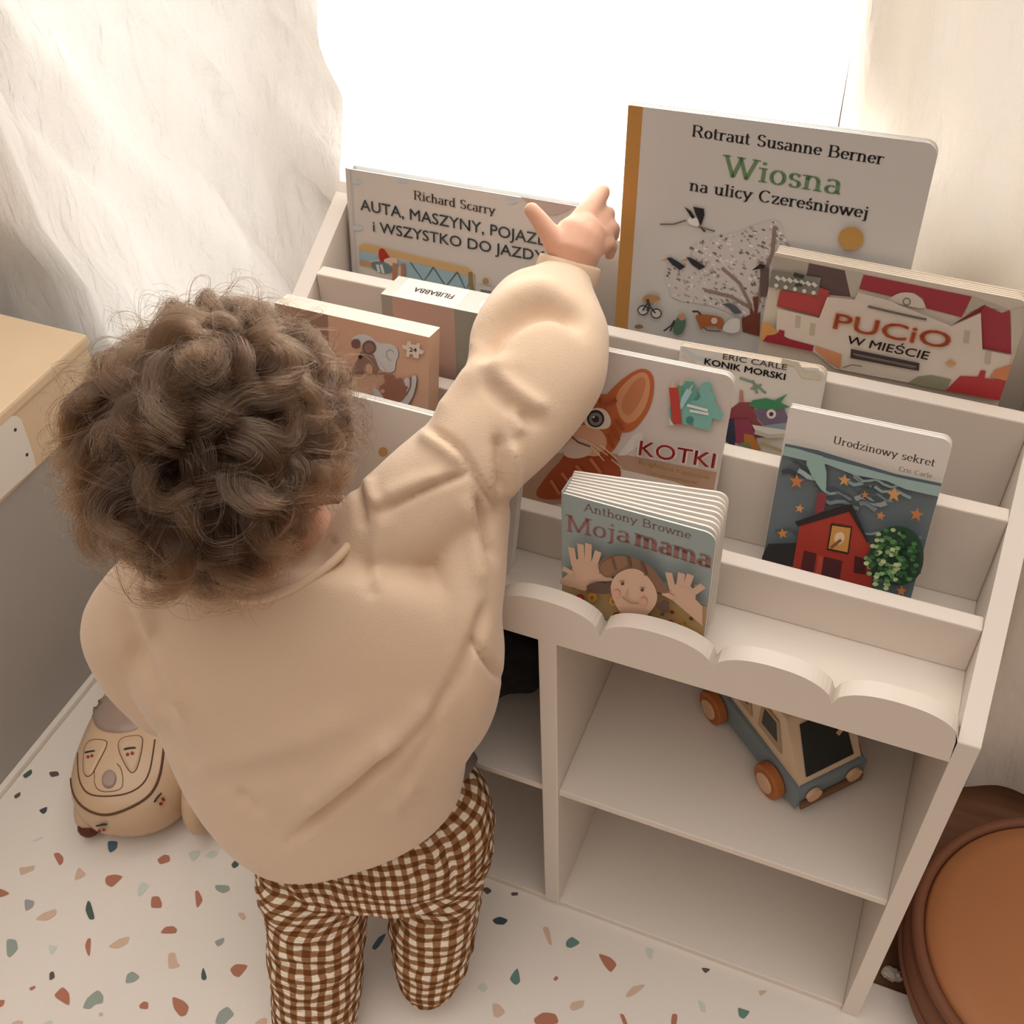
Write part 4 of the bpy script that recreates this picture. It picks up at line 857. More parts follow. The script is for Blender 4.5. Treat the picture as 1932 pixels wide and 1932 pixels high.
# ------------------------------------------------------------------ dark knitted bundle in the left compartment
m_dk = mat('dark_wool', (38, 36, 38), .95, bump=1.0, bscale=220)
bm = bmesh.new(); bmesh.ops.create_icosphere(bm, subdivisions=5, radius=1)
for v in bm.verts:
    p = v.co.copy(); k = 1+.12*noise.noise(p*2.3)+.05*noise.noise(p*7); v.co = Vector((p.x*.105*k, p.y*.075*k, max(-.96, p.z*k)*.085))
me = bpy.data.meshes.new('woollen_bundle'); bm.to_mesh(me); bm.free(); me.materials.append(m_dk); me.polygons.foreach_set('use_smooth', [True]*len(me.polygons))
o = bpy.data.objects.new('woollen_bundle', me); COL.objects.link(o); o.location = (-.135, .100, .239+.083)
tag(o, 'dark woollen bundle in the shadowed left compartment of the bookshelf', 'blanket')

# ------------------------------------------------------------------ round brown pouf
m_pf = mat('pouf_leather', (170, 112, 72), .5, bump=.2, bscale=120, var=.10, vscale=8); m_pr = mat('pouf_rim', (122, 78, 56), .55, bump=.2, bscale=150)
pc = np.array([.513, .098, .0005]); PR = .141
pouf = thing('pouf', 'low round tan leather pouf with brown piped rim, right of the bookshelf', 'pouf', tuple(pc))
def lathe(name, prof, m, par, n=72):
    return MB().loft([[pc+np.array([r*math.cos(t), r*math.sin(t), z]) for t in np.linspace(0, 2*math.pi, n, endpoint=False)] for r, z in prof], m).build(name, par, smooth=True)
lathe('seat', [(.1405, .073), (.1400, .086), (.137, .0915), (.12, .094), (.06, .096), (.005, .0965)], m_pf, pouf)
lathe('side', [(.120, .0), (.146, .006), (.153, .03), (.154, .05), (.1525, .072), (.142, .0725)], m_pr, pouf)
for r_, z_ in ((.1465, .085), (.1545, .042)):
    pp = [pc+np.array([r_*math.cos(t), r_*math.sin(t), z_]) for t in np.linspace(0, 2*math.pi, 73)]
    MB().tube(pp, .0062 if r_ < .15 else .0030, m_pr, 10, cap=False).build('piping', pouf, smooth=True)
# small scrap of crumpled white paper between the mat edge and the pouf
bm = bmesh.new(); bmesh.ops.create_icosphere(bm, subdivisions=3, radius=1)
for v in bm.verts:
    p = v.co.copy(); k = 1+.35*noise.noise(p*3+Vector((3, 1, 0))); v.co = Vector((p.x*.011*k, p.y*.007*k, max(-.8, p.z*k)*.007))
me = bpy.data.meshes.new('crumpled_paper'); bm.to_mesh(me); bm.free(); me.materials.append(mat('paper_white', (226, 214, 200), .8))
o = bpy.data.objects.new('crumpled_paper', me); COL.objects.link(o); c = onz(1682, 1845, ZF+.006); o.location = (c[0], c[1]+.004, ZF+.0058)
tag(o, 'tiny crumpled white paper scrap on the wooden floor beside the pouf', 'paper scrap')
# ------------------------------------------------------------------ the child
m_skin = mat('skin', (224, 176, 150), .5, spec=.3); m_skin.node_tree.nodes['Principled BSDF'].inputs['Subsurface Weight'].default_value = .25
m_skin.node_tree.nodes['Principled BSDF'].inputs['Subsurface Radius'].default_value = (.012, .004, .002); m_skin.node_tree.nodes['Principled BSDF'].inputs['Subsurface Scale'].default_value = .5
child = thing('toddler', 'toddler seen from behind in cream sweatshirt and brown gingham trousers, reaching up to the books', 'person', (-.125, -.175, 0))
SKEW = [0]      # how far the right end of a section turns towards the camera
def ring_px(px, py, d, hw, th, ang=0, n=28, sq=1.0, back=0):
    """cross-section: half-width in pixels along a screen direction, half-thickness in metres"""
    c = at(px, py, d); a = (RT*math.cos(ang)+UP*math.sin(ang)-FW*SKEW[0]*math.cos(ang)); a *= hw*d/FPX
    return c, a, th
def loft_px(b, secs, m, n=32, pw=.85, cap=True):
    S_ = [ring_px(*s[:5], s[5] if len(s) > 5 else 0) for s in secs]; rings = []
    for i, (c, a, th) in enumerate(S_):
        t = S_[min(i+1, len(S_)-1)][0]-S_[max(i-1, 0)][0]; t /= np.linalg.norm(t); q = np.cross(t, a); q /= np.linalg.norm(q); q *= th
        rings.append([c+a*np.sign(math.cos(p))*abs(math.cos(p))**pw+q*np.sign(math.sin(p))*abs(math.sin(p))**pw for p in np.linspace(0, 2*math.pi, n, endpoint=False)])
    R2 = []   # smooth interpolation between sections
    for i in range(len(rings)-1):
        p0 = rings[max(i-1, 0)]; p1 = rings[i]; p2 = rings[i+1]; p3 = rings[min(i+2, len(rings)-1)]
        for t in (0, .25, .5, .75):
            R2.append([.5*((2*B)+(C-A)*t+(2*A-5*B+4*C-D)*t*t+(-A+3*B-3*C+D)*t**3) for A, B, C, D in zip(p0, p1, p2, p3)])
    R2.append(rings[-1]); b.loft(R2, m, cap); return b
def remesh(b, name, parent, vox, sm=4, mats=None):
    o = b.build(name+'_raw'); r = o.modifiers.new('r', 'REMESH'); r.mode = 'VOXEL'; r.voxel_size = vox; r.use_smooth_shade = True
    s_ = o.modifiers.new('s', 'SMOOTH'); s_.factor = .6; s_.iterations = sm
    bpy.context.view_layer.update(); me = bpy.data.meshes.new_from_object(o.evaluated_get(bpy.context.evaluated_depsgraph_get()))
    bpy.data.objects.remove(o); me.materials.clear()
    for m in (mats or b.mats[:1]): me.materials.append(m)
    n = len(me.vertices); co = np.empty(n*3); me.vertices.foreach_get('co', co); co = co.reshape(-1, 3)
    o = bpy.data.objects.new(name, me); COL.objects.link(o)
    return o, co
def put(o, co, parent):
    off = np.array(wloc(parent)); o.data.vertices.foreach_set('co', (co-off).ravel()); o.parent = parent; o.data.update()
    o.data.polygons.foreach_set('use_smooth', [True]*len(o.data.polygons))
def normals(o):
    n = np.empty(len(o.data.vertices)*3); o.data.vertices.foreach_get('normal', n); return n.reshape(-1, 3)
def segdist(P, A, B):
    d = B-A; t = np.clip(((P-A)@d)/(d@d+1e-9), 0, 1); return np.linalg.norm(P-(A+t[:, None]*d), axis=1), t
def folds(co, nr, F, view=True):
    """F: list of (pixel polyline, width px, amplitude m); acts on the side facing the camera"""
    X = topx(co); px = X[:, :2]; face = np.clip(-(nr@FW)*1.6+.25, 0, 1); out = co.copy()
    for poly, wd, amp in F:
        P = [np.array(p, float) for p in subdiv(poly, False, 2)]; L = sum(np.linalg.norm(P[i+1]-P[i]) for i in range(len(P)-1)); best = np.full(len(co), 1e9); par = np.zeros(len(co)); acc = 0
        for i in range(len(P)-1):
            d, t = segdist(px, P[i], P[i+1]); l = np.linalg.norm(P[i+1]-P[i]); k = d < best; best[k] = d[k]; par[k] = (acc+t[k]*l)/L; acc += l
        taper = np.clip(np.minimum(par, 1-par)*5+.15, 0, 1)
        out += nr*(amp*np.exp(-(best/wd)**2)*taper*face)[:, None]
    return out

# body under the clothes: one continuous skin
HC = at(424, 862, .848)                                   # skull centre
Lh = np.array([.82, .33, -.46]); Lh /= np.linalg.norm(Lh)
Fh = np.array([-.50, .80, -.32]); Fh -= Lh*(Fh@Lh); Fh /= np.linalg.norm(Fh); Uh = np.cross(Lh, Fh); Uh *= np.sign(Uh[2])
b = MB()
b.ball(HC, (.068, .082, .074), m_skin, 28, 18, (Lh, Fh, Uh))
b.ball(HC-Uh*.030+Fh*.030, (.056, .050, .045), m_skin, 24, 14, (Lh, Fh, Uh))    # cheeks and jaw
b.ball(HC-Uh*.026+Fh*.082, (.008, .010, .008), m_skin, 12, 8, (Lh, Fh, Uh))     # nose
b.ball(HC-Uh*.062+Fh*.060, (.014, .010, .010), m_skin, 12, 8, (Lh, Fh, Uh))     # chin
for s_ in (-1, 1):
    er = HC+Lh*s_*.081-Uh*.030-Fh*.016
    b.ball(er, (.011, .016, .023), m_skin, 14, 10, (Lh, Fh, Uh)); b.ball(er+Lh*s_*.007-Fh*.004, (.006, .013, .018), m_skin, 14, 10, (Lh, Fh, Uh))
NB = at(560, 1050, .912)
b.tube([HC-Uh*.03-Fh*.012, (HC-Uh*.05+NB)/2, NB, at(585, 1180, .925), at(620, 1380, 1.0), at(690, 1530, 1.085)], [.042, .036, .044, .054, .058, .058], m_skin, 20)
SHR = at(800, 935, .866); EL = at(1020, 690, .878); WR = at(1078, 514, .925)
b.tube([at(620, 1090, .905), SHR, (SHR+EL)/2, EL, (EL+WR)/2, WR, at(1082, 480, .921)], [.042, .032, .025, .021, .0195, .0185, .020], m_skin, 16)
b.tube([at(560, 1090, .93), at(320, 1120, .955), at(240, 1240, 1.00), at(280, 1330, 1.055)], [.04, .030, .024, .019], m_skin, 14)
# right hand
b.tube([at(1080, 500, .922), at(1083, 474, .919), at(1094, 448, .921), at(1112, 426, .926)], [.0190, .0225, .0215, .0160], m_skin, 16)
def finger(P, R): b.tube([at(*p) for p in P], R, m_skin, 12); b.ball(at(*P[0]), R[0], m_skin, 10, 8); b.ball(at(*P[-1]), R[-1]*1.02, m_skin, 12, 8)
finger([(1058, 470, .915), (1034, 438, .908), (1016, 412, .904), (1003, 396, .902)], [.0115, .0088, .0074, .0064])                # thumb
finger([(1086, 440, .918), (1104, 408, .924), (1124, 381, .932), (1137, 363, .939)], [.0125, .0105, .0082, .0068])                # index
finger([(1120, 428, .926), (1138, 408, .938), (1147, 402, .950), (1148, 412, .960)], [.0092, .0076, .0066, .0058])                # middle
finger([(1128, 444, .926), (1150, 430, .938), (1158, 432, .952), (1156, 446, .960)], [.0088, .0072, .0062, .0056])                # ring
finger([(1128, 466, .924), (1148, 458, .934), (1154, 464, .944), (1150, 480, .950)], [.0080, .0062, .0056, .0050])                # little
# left hand, resting on the shelf front
lw = at(280, 1330, 1.055)
b.ball(lw+np.array([-.004, .014, 0]), (.016, .022, .011), m_skin, 14, 10)
for k, dx in enumerate((-.014, -.005, .005, .013)): b.tube([lw+np.array([dx*.8-.004, .026, 0]), lw+np.array([dx-.005, .040, -.001]), lw+np.array([dx-.005, .050-.003*abs(k-1.5), -.007])], [.0068, .0062, .0054], m_skin, 10)
b.tube([lw+np.array([.008, .010, 0]), lw+np.array([.020, .022, -.003]), lw+np.array([.022, .032, -.006])], [.0075, .0065, .0055], m_skin, 10)
# legs and feet
fl = np.array([-.188, -.205, .0]); fr = np.array([-.098, -.124, .0]); fd = np.array([-.62, .78, 0])
for hp, kn, ft in ((at(640, 1590, 1.11), at(600, 1760, 1.145), fl), (at(770, 1560, 1.12), at(815, 1720, 1.155), fr)):
    b.tube([hp, kn, ft+np.array([0, 0, .045]), ft+np.array([0, 0, .018])], [.042, .032, .022, .020], m_skin, 14)
    b.tube([ft-fd*.012+np.array([0, 0, .016]), ft+fd*.025+np.array([0, 0, .015]), ft+fd*.058+np.array([0, 0, .012]), ft+fd*.072+np.array([0, 0, .010])], [.015, .0155, .0125, .009], m_skin, 12)
bd_, co = remesh(b, 'body', child, .0024, 3)
co[:, 2] = np.maximum(co[:, 2], .0006)
put(bd_, co, child)
for s_ in (-1, 1):
    e = HC+Lh*s_*.028-Uh*.010+Fh*.0785; MB().ball(e, (.0085, .004, .0055), mat('eye_white', (240, 236, 230), .2), 14, 8, (Lh, Fh, Uh)).ball(e+Fh*.0024, (.0042, .0024, .0042), mat('iris', (60, 40, 30), .2), 12, 6, (Lh, Fh, Uh)).build('eye', child, smooth=True)
MB().tube([HC-Uh*.046+Fh*.078-Lh*.012, HC-Uh*.048+Fh*.0815, HC-Uh*.046+Fh*.078+Lh*.012], [.002, .0035, .002], mat('lips', (196, 112, 102), .4), 8).build('mouth', child, smooth=True)

# ------------------------------------------------------------------ sweatshirt
m_sw = mat('fleece_cream', (224, 196, 168), .95, bump=.25, bscale=700, sheen=.35)
b = MB()
SKEW[0] = .30
loft_px(b, [(590, 1010, .885, 80, .048), (590, 1040, .895, 150, .054), (588, 1085, .893, 252, .058), (578, 1150, .905, 330, .060), (570, 1250, .932, 360, .064), (594, 1350, .970, 322, .068), (610, 1440, 1.015, 280, .070, .12), (642, 1500, 1.045, 247, .070, .25), (668, 1535, 1.064, 219, .066, .34)], m_sw)
SKEW[0] = 0
# shoulder yokes
loft_px(b, [(600, 1075, .905, 60, .046, -1.2), (700, 1020, .89, 92, .048, -1.05), (800, 948, .866, 108, .041, -.85), (885, 868, .858, 104, .038, -.78), (965, 782, .862, 116, .037, -.62), (1012, 700, .873, 130, .038, -.32), (1020, 635, .892, 128, .039, -.1), (1036, 575, .914, 100, .036, -.3), (1056, 538, .922, 66, .029, -.3), (1066, 518, .925, 53, .024, -.25)], m_sw)
loft_px(b, [(480, 1090, .93, 70, .050, -1.3), (350, 1105, .94, 110, .055, -1.1), (262, 1160, .965, 90, .052, -.5), (260, 1232, .995, 74, .048, -.05), (304, 1306, 1.025, 62, .044, .3), (345, 1350, 1.055, 46, .034, .6)], m_sw)
# side batwing below the raised arm
loft_px(b, [(905, 960, .880, 60, .038, .1), (890, 1060, .878, 66, .042, -.1), (882, 1160, .880, 66, .044, -.05), (888, 1250, .898, 64, .046, -.1), (868, 1330, .948, 66, .042, -.3), (820, 1400, .985, 70, .036, -.5)], m_sw)
loft_px(b, [(365, 1365, 1.03, 60, .04, .8), (432, 1424, 1.045, 82, .05, .9), (505, 1488, 1.06, 88, .055, .8), (575, 1538, 1.078, 90, .05, .4)], m_sw)
sw, co = remesh(b, 'sweatshirt', child, .0034, 10)
nr = normals(sw)
FO = [
 (c1([(1130,1140),(1200,960),(1330,865),(1470,820),(1600,860),(1660,960)]), 17, -.014),
 (c1([(1060,1150),(1130,960),(1230,800),(1400,720),(1560,740)]), 22, .008),
 (c1([(880,1420),(930,1330),(1030,1220),(1150,1135),(1300,1110)]), 20, .007),
 (c1([(1150,1200),(1250,1330),(1440,1440)]), 13, -.007), (c1([(1200,1160),(1330,1280),(1480,1370)]), 16, .005),
 (c1([(1290,1330),(1330,1500)]), 12, .004), (c1([(1210,1480),(1225,1640),(1245,1820)]), 11, -.010), (c1([(1290,1520),(1290,1700),(1270,1850)]), 15, .006),
 (c1([(830,1440),(1000,1550),(1060,1640),(1120,1760),(1250,1920)]), 7, -.007), (c1([(800,1480),(940,1560),(1030,1650)]), 14, .005),
 (c1([(560,1900),(640,1870),(800,1790),(940,1730),(1060,1690)]), 7, -.008), (c1([(600,1830),(780,1740),(960,1690)]), 16, .004),
 (ec([(1120,0),(1140,120),(1150,215)]), 9, -.006), (ec([(1170,0),(1180,80),(1230,120)]), 12, .004),
 (ec([(210,470),(270,560),(330,690),(380,820),(430,980)]), 14, .009), (ec([(160,520),(240,680),(300,850),(380,1010)]), 20, -.007),
 (ec([(1250,140),(1200,280),(1200,470)]), 16, .004), (ec([(1150,330),(1175,420),(1190,500)]), 14, -.003),
 (ec([(1610,60),(1640,240),(1690,340)]), 8, -.008), (ec([(1560,60),(1600,260),(1630,460)]), 16, .005),
 (ec([(1720,825),(1650,740),(1585,660)]), 7, -.008), (ec([(1650,500),(1620,620),(1560,740),(1500,880)]), 12, -.007),
 (ec([(1510,830),(1460,930),(1410,1000),(1330,1080)]), 10, -.006), (ec([(1430,900),(1330,1030),(1200,1130)]), 22, .004),
 (ec([(1350,1060),(1200,1180),(1080,1290),(950,1390),(840,1480)]), 9, -.009), (ec([(1300,1030),(1150,1150),(1000,1270),(860,1370)]), 22, .006),
 (ec([(1360,1240),(1290,1310),(1250,1370)]), 16, .005), (ec([(1450,1000),(1370,1150),(1300,1260)]), 12, -.003),
 (ec([(630,1280),(690,1320),(740,1370)]), 12, -.005), (ec([(450,1170),(640,1150),(900,1060),(1150,960)]), 30, .003), (ec([(480,1230),(700,1220),(950,1150)]), 26, -.003),
 (ec([(300,1000),(420,1120),(500,1180)]), 18, -.004), (ec([(960,340),(1000,280),(1040,250)]), 9, -.003),
]
co = folds(co, nr, FO)
for i in range(len(co)):
    v = Vector(co[i]*9); co[i] += nr[i]*(.0022*noise.noise(v)+.0008*noise.noise(v*3))
put(sw, co, child)
# ribbed cuff at the raised wrist
m_rib = mat('rib_knit', (226, 198, 170), .9)
cA, cB = at(1058, 528, .928), at(1090, 497, .9235); t_ = (cB-cA)/np.linalg.norm(cB-cA); s1_ = np.cross(t_, FW); s1_ /= np.linalg.norm(s1_); s2_ = np.cross(t_, s1_)
rr = []
# cuff follows the curved opening seen in the picture
cA, cB = at(1066, 520, .927), at(1074, 494, .923); 
CW = at(1072, 509, .9255); tt = at(1078, 470, .922)-at(1058, 545, .929); tt /= np.linalg.norm(tt); s1_ = np.cross(tt, FW); s1_ /= np.linalg.norm(s1_); s2_ = np.cross(tt, s1_)
for o_, r0 in ((-.012, .0245), (-.005, .0258), (0, .0258), (.005, .0254), (.0072, .0246), (.0076, .0225), (.004, .0205)):
    rr.append([CW+tt*o_+(r0+(.0007 if k % 2 else 0))*(s1_*math.cos(a)*1.0+s2_*math.sin(a)*.9) for k, a in enumerate(np.linspace(0, 2*math.pi, 120, endpoint=False))])
MB().loft(rr, m_rib, cap=False).build('cuff', sw, smooth=True) if False else MB().loft(rr, m_rib, cap=False).build('cuff', child, smooth=True)
# neckband around the nape
nb = [];  up_ = HC-NB; up_ /= np.linalg.norm(up_)
n1 = np.cross(up_, FW); n1 /= np.linalg.norm(n1); n2 = np.cross(up_, n1)
NC = at(552, 1034, .873)
MB().tube([NC+n1*.059*math.cos(a)+n2*.049*math.sin(a) for a in np.linspace(0, 2*math.pi, 49)], .0036, m_rib, 10, cap=False).build('neckband', child, smooth=True)

# ------------------------------------------------------------------ gingham trousers
def gingham():
    m = bpy.data.materials.new('gingham'); m.use_nodes = True; n = m.node_tree.nodes; L = m.node_tree.links; bs = n['Principled BSDF']
    at_ = n.new('ShaderNodeAttribute'); at_.attribute_name = 'weave'; sp = n.new('ShaderNodeSeparateXYZ')
    tc = n.new('ShaderNodeTexCoord'); nz = n.new('ShaderNodeTexNoise'); nz.inputs['Scale'].default_value = 45; nz.inputs['Detail'].default_value = 3
    va_ = n.new('ShaderNodeVectorMath'); va_.operation = 'MULTIPLY_ADD'; va_.inputs[1].default_value = (.0095, .0095, 0)
    L.new(tc.outputs['Object'], nz.inputs['Vector']); L.new(nz.outputs[1], va_.inputs[0]); L.new(at_.outputs['Vector'], va_.inputs[2]); L.new(va_.outputs[0], sp.inputs[0])
    def stripe(o):
        a = n.new('ShaderNodeMath'); a.operation = 'MULTIPLY'; a.inputs[1].default_value = 2*math.pi/.0156; L.new(sp.outputs[o], a.inputs[0])
        s_ = n.new('ShaderNodeMath'); s_.operation = 'SINE'; L.new(a.outputs[0], s_.inputs[0])
        r = n.new('ShaderNodeMapRange'); r.inputs[1].default_value = -.22; r.inputs[2].default_value = .22; L.new(s_.outputs[0], r.inputs[0]); return r.outputs[0]
    A_, B_ = stripe(0), stripe(1); ad = n.new('ShaderNodeMath'); ad.operation = 'ADD'; L.new(A_, ad.inputs[0]); L.new(B_, ad.inputs[1])
    hf = n.new('ShaderNodeMath'); hf.operation = 'MULTIPLY'; hf.inputs[1].default_value = .5; L.new(ad.outputs[0], hf.inputs[0])
    cr = n.new('ShaderNodeValToRGB'); e = cr.color_ramp.elements; e[0].color = tuple(lin(x) for x in (244, 230, 212))+(1,); e[1].color = tuple(lin(x) for x in (112, 70, 36))+(1,)
    k = e.new(.5); k.color = tuple(lin(x) for x in (160, 118, 82))+(1,); L.new(hf.outputs[0], cr.inputs[0]); L.new(cr.outputs[0], bs.inputs['Base Color'])
    bs.inputs['Roughness'].default_value = .9; bs.inputs['Specular IOR Level'].default_value = .15
    mp = n.new('ShaderNodeMapping'); mp.inputs['Scale'].default_value = (90, 90, 420); t2 = n.new('ShaderNodeTexNoise'); t2.inputs['Scale'].default_value = 1; t2.inputs['Detail'].default_value = 3
    bp = n.new('ShaderNodeBump'); bp.inputs['Strength'].default_value = 1; bp.inputs['Distance'].default_value = .004
    L.new(tc.outputs['Object'], mp.inputs[0]); L.new(mp.outputs[0], t2.inputs['Vector']); L.new(t2.outputs[0], bp.inputs['Height']); L.new(bp.outputs[0], bs.inputs['Normal'])
    return m
m_g = gingham(); b = MB()
loft_px(b, [(680, 1500, 1.080, 195, .056, .35), (705, 1530, 1.090, 215, .064, .25), (712, 1570, 1.10, 222, .066, .1), (712, 1610, 1.108, 212, .064, 0), (710, 1660, 1.118, 180, .056, 0)], m_g)
loft_px(b, [(596, 1600, 1.108, 110, .050), (592, 1660, 1.118, 106, .050), (597, 1740, 1.135, 92, .046), (597, 1830, 1.152, 88, .043), (597, 1900, 1.163, 80, .040), (598, 1945, 1.170, 70, .034)], m_g)
loft_px(b, [(830, 1530, 1.108, 92, .048, .2), (835, 1600, 1.12, 96, .050, .1), (826, 1680, 1.138, 82, .046), (818, 1750, 1.155, 80, .043), (815, 1810, 1.168, 72, .040), (812, 1850, 1.176, 52, .034), (810, 1868, 1.18, 36, .028)], m_g)
tr, co = remesh(b, 'trousers', child, .0030, 4)
nr = normals(tr)
# arc-length pattern coordinates around each leg, blended at the hips
X_ = topx(co); lat = (co-np.array(child.location))@RT
legL = at(597, 1740, 1.135)@RT; legR = at(822, 1740, 1.155)@RT; mid = (legL+legR)/2
def around(axis_pts, r0):
    z = co[:, 2]; zs_ = np.array([p[2] for p in axis_pts]); od = np.argsort(zs_)
    cx = np.stack([np.interp(z, zs_[od], np.array([p[k] for p in axis_pts])[od]) for k in range(3)], -1)
    d = co-cx; fwd = np.cross([0, 0, 1], RT); return np.arctan2(d@RT, -(d@fwd))*r0
aL = around([at(596, 1600, 1.108), at(597, 1740, 1.135), at(597, 1945, 1.17)], .052); aR = around([at(835, 1600, 1.12), at(822, 1740, 1.155), at(810, 1868, 1.18)], .050)
aH = around([at(690, 1500, 1.085), at(712, 1610, 1.108)], .118)
isL = (X_[:, 0] < 712).astype(float); hz = np.clip((co[:, 2]-.150)/.05, 0, 1)
sL = 1/(1+np.exp((X_[:, 0]-712)/14))
au = hz*aH+(1-hz)*(sL*(aL-.06)+(1-sL)*(aR+.06)); av = co[:, 2]*1.5+.02*np.sin(au*20)*.3
at_ = tr.data.attributes.new('weave', 'FLOAT_VECTOR', 'POINT'); at_.data.foreach_set('vector', np.stack([au, av, np.zeros(len(au))], -1).astype(np.float32).ravel())
co = folds(co, nr, [(d2([(350,640),(380,760),(470,880),(540,970),(650,1010)]), 10, .004), (d2([(1230,330),(1260,560),(1340,760),(1360,900)]), 9, -.004), (d2([(1110,400),(1200,620),(1240,800)]), 9, .003), (d2([(840,870),(700,900),(520,830)]), 9, -.004), (d2([(1000,900),(1100,850),(1200,700)]), 9, -.003), (d2([(330,1020),(500,1130),(800,1080)]), 10, -.003), (d2([(340,1240),(560,1260),(820,1200)]), 10, .003)])
for i in range(len(co)):
    p = co[i]; co[i] = p+nr[i]*(.0030*noise.noise(Vector((p[0]*26, p[1]*26, p[2]*80)))+.0022*noise.noise(Vector((p[0]*60, p[1]*60, p[2]*160)))+.002*noise.noise(Vector((p[0]*14, p[1]*14, p[2]*22))))
co[:, 2] = np.maximum(co[:, 2], .004)
put(tr, co, child)
# grey waistband showing under the sweatshirt at the right hip
wbp = [at(x, y, d) for x, y, d in ((790, 1500, 1.03), (830, 1478, 1.025), (862, 1452, 1.03), (884, 1425, 1.045))]
MB().tube(wbp, [.012, .013, .012, .010], mat('waistband_grey', (120, 104, 100), .9, bump=.4, bscale=300), 10).build('waistband', child, smooth=True)

# ------------------------------------------------------------------ curly hair
m_h = bpy.data.materials.new('hair'); m_h.use_nodes = True; n = m_h.node_tree.nodes; n.remove(n['Principled BSDF'])
hb = n.new('ShaderNodeBsdfHairPrincipled'); hb.parametrization = 'COLOR'
hi = n.new('ShaderNodeHairInfo'); cr = n.new('ShaderNodeValToRGB'); e = cr.color_ramp.elements
e[0].color = tuple(lin(x) for x in (16, 10, 6))+(1,); e[1].color = tuple(lin(x) for x in (62, 42, 28))+(1,)
pw_ = n.new('ShaderNodeMath'); pw_.operation = 'POWER'; pw_.inputs[1].default_value = 1.6; ml_ = n.new('ShaderNodeMath'); ml_.operation = 'MULTIPLY'; ml_.inputs[1].default_value = .13
mh_ = n.new('ShaderNodeMix'); mh_.data_type = 'RGBA'; mh_.inputs[7].default_value = tuple(lin(x) for x in (168, 124, 86))+(1,); lk = m_h.node_tree.links
lk.new(hi.outputs['Random'], cr.inputs[0]); lk.new(hi.outputs['Intercept'], pw_.inputs[0]); lk.new(pw_.outputs[0], ml_.inputs[0]); lk.new(ml_.outputs[0], mh_.inputs[0]); lk.new(cr.outputs[0], mh_.inputs[6]); lk.new(mh_.outputs[2], hb.inputs['Color']); hb.inputs['Roughness'].default_value = .24; hb.inputs['Radial Roughness'].default_value = .4
m_h.node_tree.links.new(hb.outputs[0], n['Material Output'].inputs[0])
rg = np.random.RandomState(4)
HC2 = at(408, 852, .848); AXH = np.array([Lh, Fh, Uh]); RAD = np.array([.078, .090, .086])
def surf(d, k=1.0): return HC2+AXH.T@(RAD*k*d)
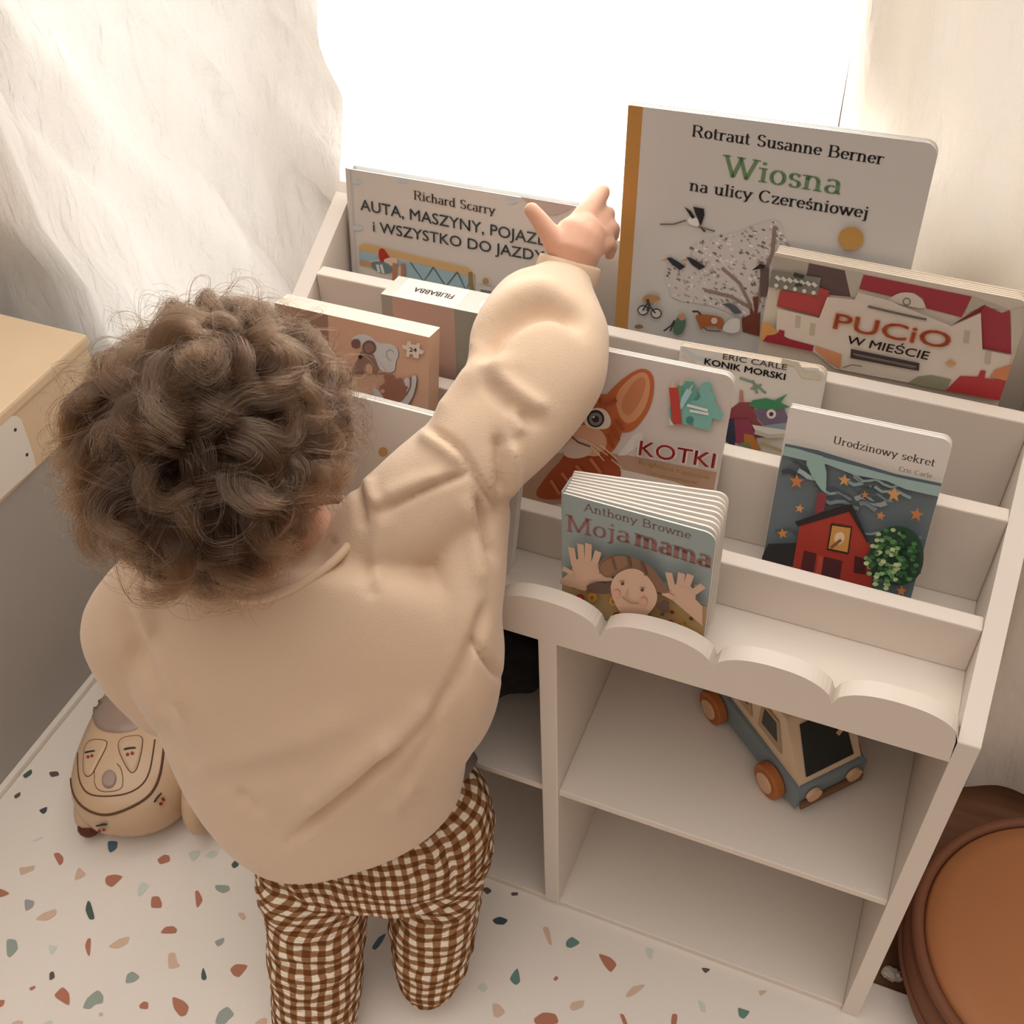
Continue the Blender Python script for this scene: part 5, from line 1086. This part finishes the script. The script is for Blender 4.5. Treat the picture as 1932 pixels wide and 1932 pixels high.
# directions in head frame (L, F, U); crown where the whorl shows in the picture
hcr = at(392, 745, .776)-HC2; crown = AXH@hcr/RAD; crown /= np.linalg.norm(crown)
pts = []; rads = []; sizes = []
def tang(d, tw):
    g = crown-d*(crown@d); ln = np.linalg.norm(g); g = -g/(ln+1e-6); s_ = np.cross(d, g); return g*math.cos(tw)+s_*math.sin(tw)
EARD = np.array([.93, -.17, -.33]); EARD /= np.linalg.norm(EARD)
def bare(d):
    if d[1] > .45 and d[2] < .45: return True                  # forehead and face stay free
    if d[2] < -.55 and d[1] > -.35: return True                # under the jaw
    if d[2] < -.80: return True
    if d@EARD > .74: return True
    return d[0] > .36 and d[2] < -.20 and d[1] > -.62          # around the right ear
def lock(d0, length, lift, curl, crad, strands, cw, seed, tw0):
    r_ = np.random.RandomState(seed); d = d0/np.linalg.norm(d0); N = 22; C = []; D = []; h = 0; ph = r_.uniform(0, 6.28); sgn = 1 if r_.rand() < .5 else -1; tw = tw0
    for i in range(N):
        t = i/(N-1); C.append(surf(d, 1.0+lift*math.sin(min(1, t*1.3)*math.pi*.55)+.02)); D.append(d.copy())
        tw += r_.uniform(-.18, .18); v = tang(d, tw+.5*math.sin(t*5+ph)); d = d+v*(length/N); d /= np.linalg.norm(d)
        if i > 4 and bare(d): break
    N = len(C); C = np.array(C); D = np.array([AXH.T@(x/RAD) for x in D]); D /= np.linalg.norm(D, axis=1)[:, None]
    Tn = np.gradient(C, axis=0); Tn /= np.linalg.norm(Tn, axis=1)[:, None]; Sd = np.cross(Tn, D)
    tt_ = np.linspace(0, 1, N)[:, None]; ang = ph+sgn*curl*2*math.pi*(tt_**1.3); amp = crad*np.clip(tt_*1.6, 0, 1)
    C = C+Sd*np.cos(ang)*amp+D*(np.sin(ang)*amp*.8+amp*.5)
    for k in range(strands):
        ro = math.sqrt(r_.rand())*cw; a = r_.uniform(0, 6.28); fr = (1-.62*tt_)*(.75+.25*np.sin(tt_*3.1)); o1, o2 = ro*math.cos(a), ro*math.sin(a)*.6
        dev = r_.randn(3)*.0018; st = C+Sd*(o1*fr)+D*(o2*fr)+dev*tt_**2*2.2
        cut = N if r_.rand() < .6 else r_.randint(N*2//3, N)
        pts.append(st[:cut]); sizes.append(cut); rads.append(np.linspace(.00013, .00006, cut)*r_.uniform(.9, 1.4))
k = 0; seed = 0
while k < 240:
    seed += 1; d = rg.randn(3); d /= np.linalg.norm(d)
    if bare(d): continue
    nap = d[2] < -.3; near = d@crown > .86
    lock(d, rg.uniform(.55, 1.0)*(.6 if nap else 1), rg.uniform(.10, .24)*(.5 if nap else 1), rg.uniform(.35, 1.15), rg.uniform(.006, .015)*(.6 if nap else 1), 190, rg.uniform(.013, .022), seed, rg.uniform(-3, 3) if near else rg.uniform(-.5, 1.0)); k += 1
# flyaways
for k in range(520):
    d = rg.randn(3); d /= np.linalg.norm(d)
    if bare(d) or d[2] < -.5: continue
    lock(d, rg.uniform(.5, 1.0), rg.uniform(.22, .42), rg.uniform(.5, 2), rg.uniform(.006, .016), 4, .004, 5000+k, rg.uniform(-1, 1.5))
P_ = np.concatenate(pts)-np.array(child.location); R_ = np.concatenate(rads)
hd = bpy.data.hair_curves.new('hair'); hd.add_curves([int(s_) for s_ in sizes])
hd.attributes['position'].data.foreach_set('vector', P_.astype(np.float32).ravel())
ra = hd.attributes.get('radius') or hd.attributes.new('radius', 'FLOAT', 'POINT'); ra.data.foreach_set('value', R_.astype(np.float32))
hd.materials.append(m_h); ho = bpy.data.objects.new('hair', hd); COL.objects.link(ho); ho.parent = child
# close-cropped underlayer so no scalp shows
b = MB(); rings = []
vs = []; fs = []; NU, NVv = 48, 32
bm = bmesh.new(); bmesh.ops.create_icosphere(bm, subdivisions=5, radius=1)
dl = []
for v in bm.verts:
    d = np.array(v.co)
    if bare(d): dl.append(v); continue
    v.co = Vector(surf(d, 1.0+.02*noise.noise(Vector(d*6)))-np.array(child.location))
bmesh.ops.delete(bm, geom=dl, context='VERTS')
me = bpy.data.meshes.new('hair_underlayer'); bm.to_mesh(me); bm.free(); me.materials.append(mat('hair_base', (58, 40, 30), .8, bump=1, bscale=300)); me.polygons.foreach_set('use_smooth', [True]*len(me.polygons))
o = bpy.data.objects.new('hair_underlayer', me); COL.objects.link(o); o.parent = ho
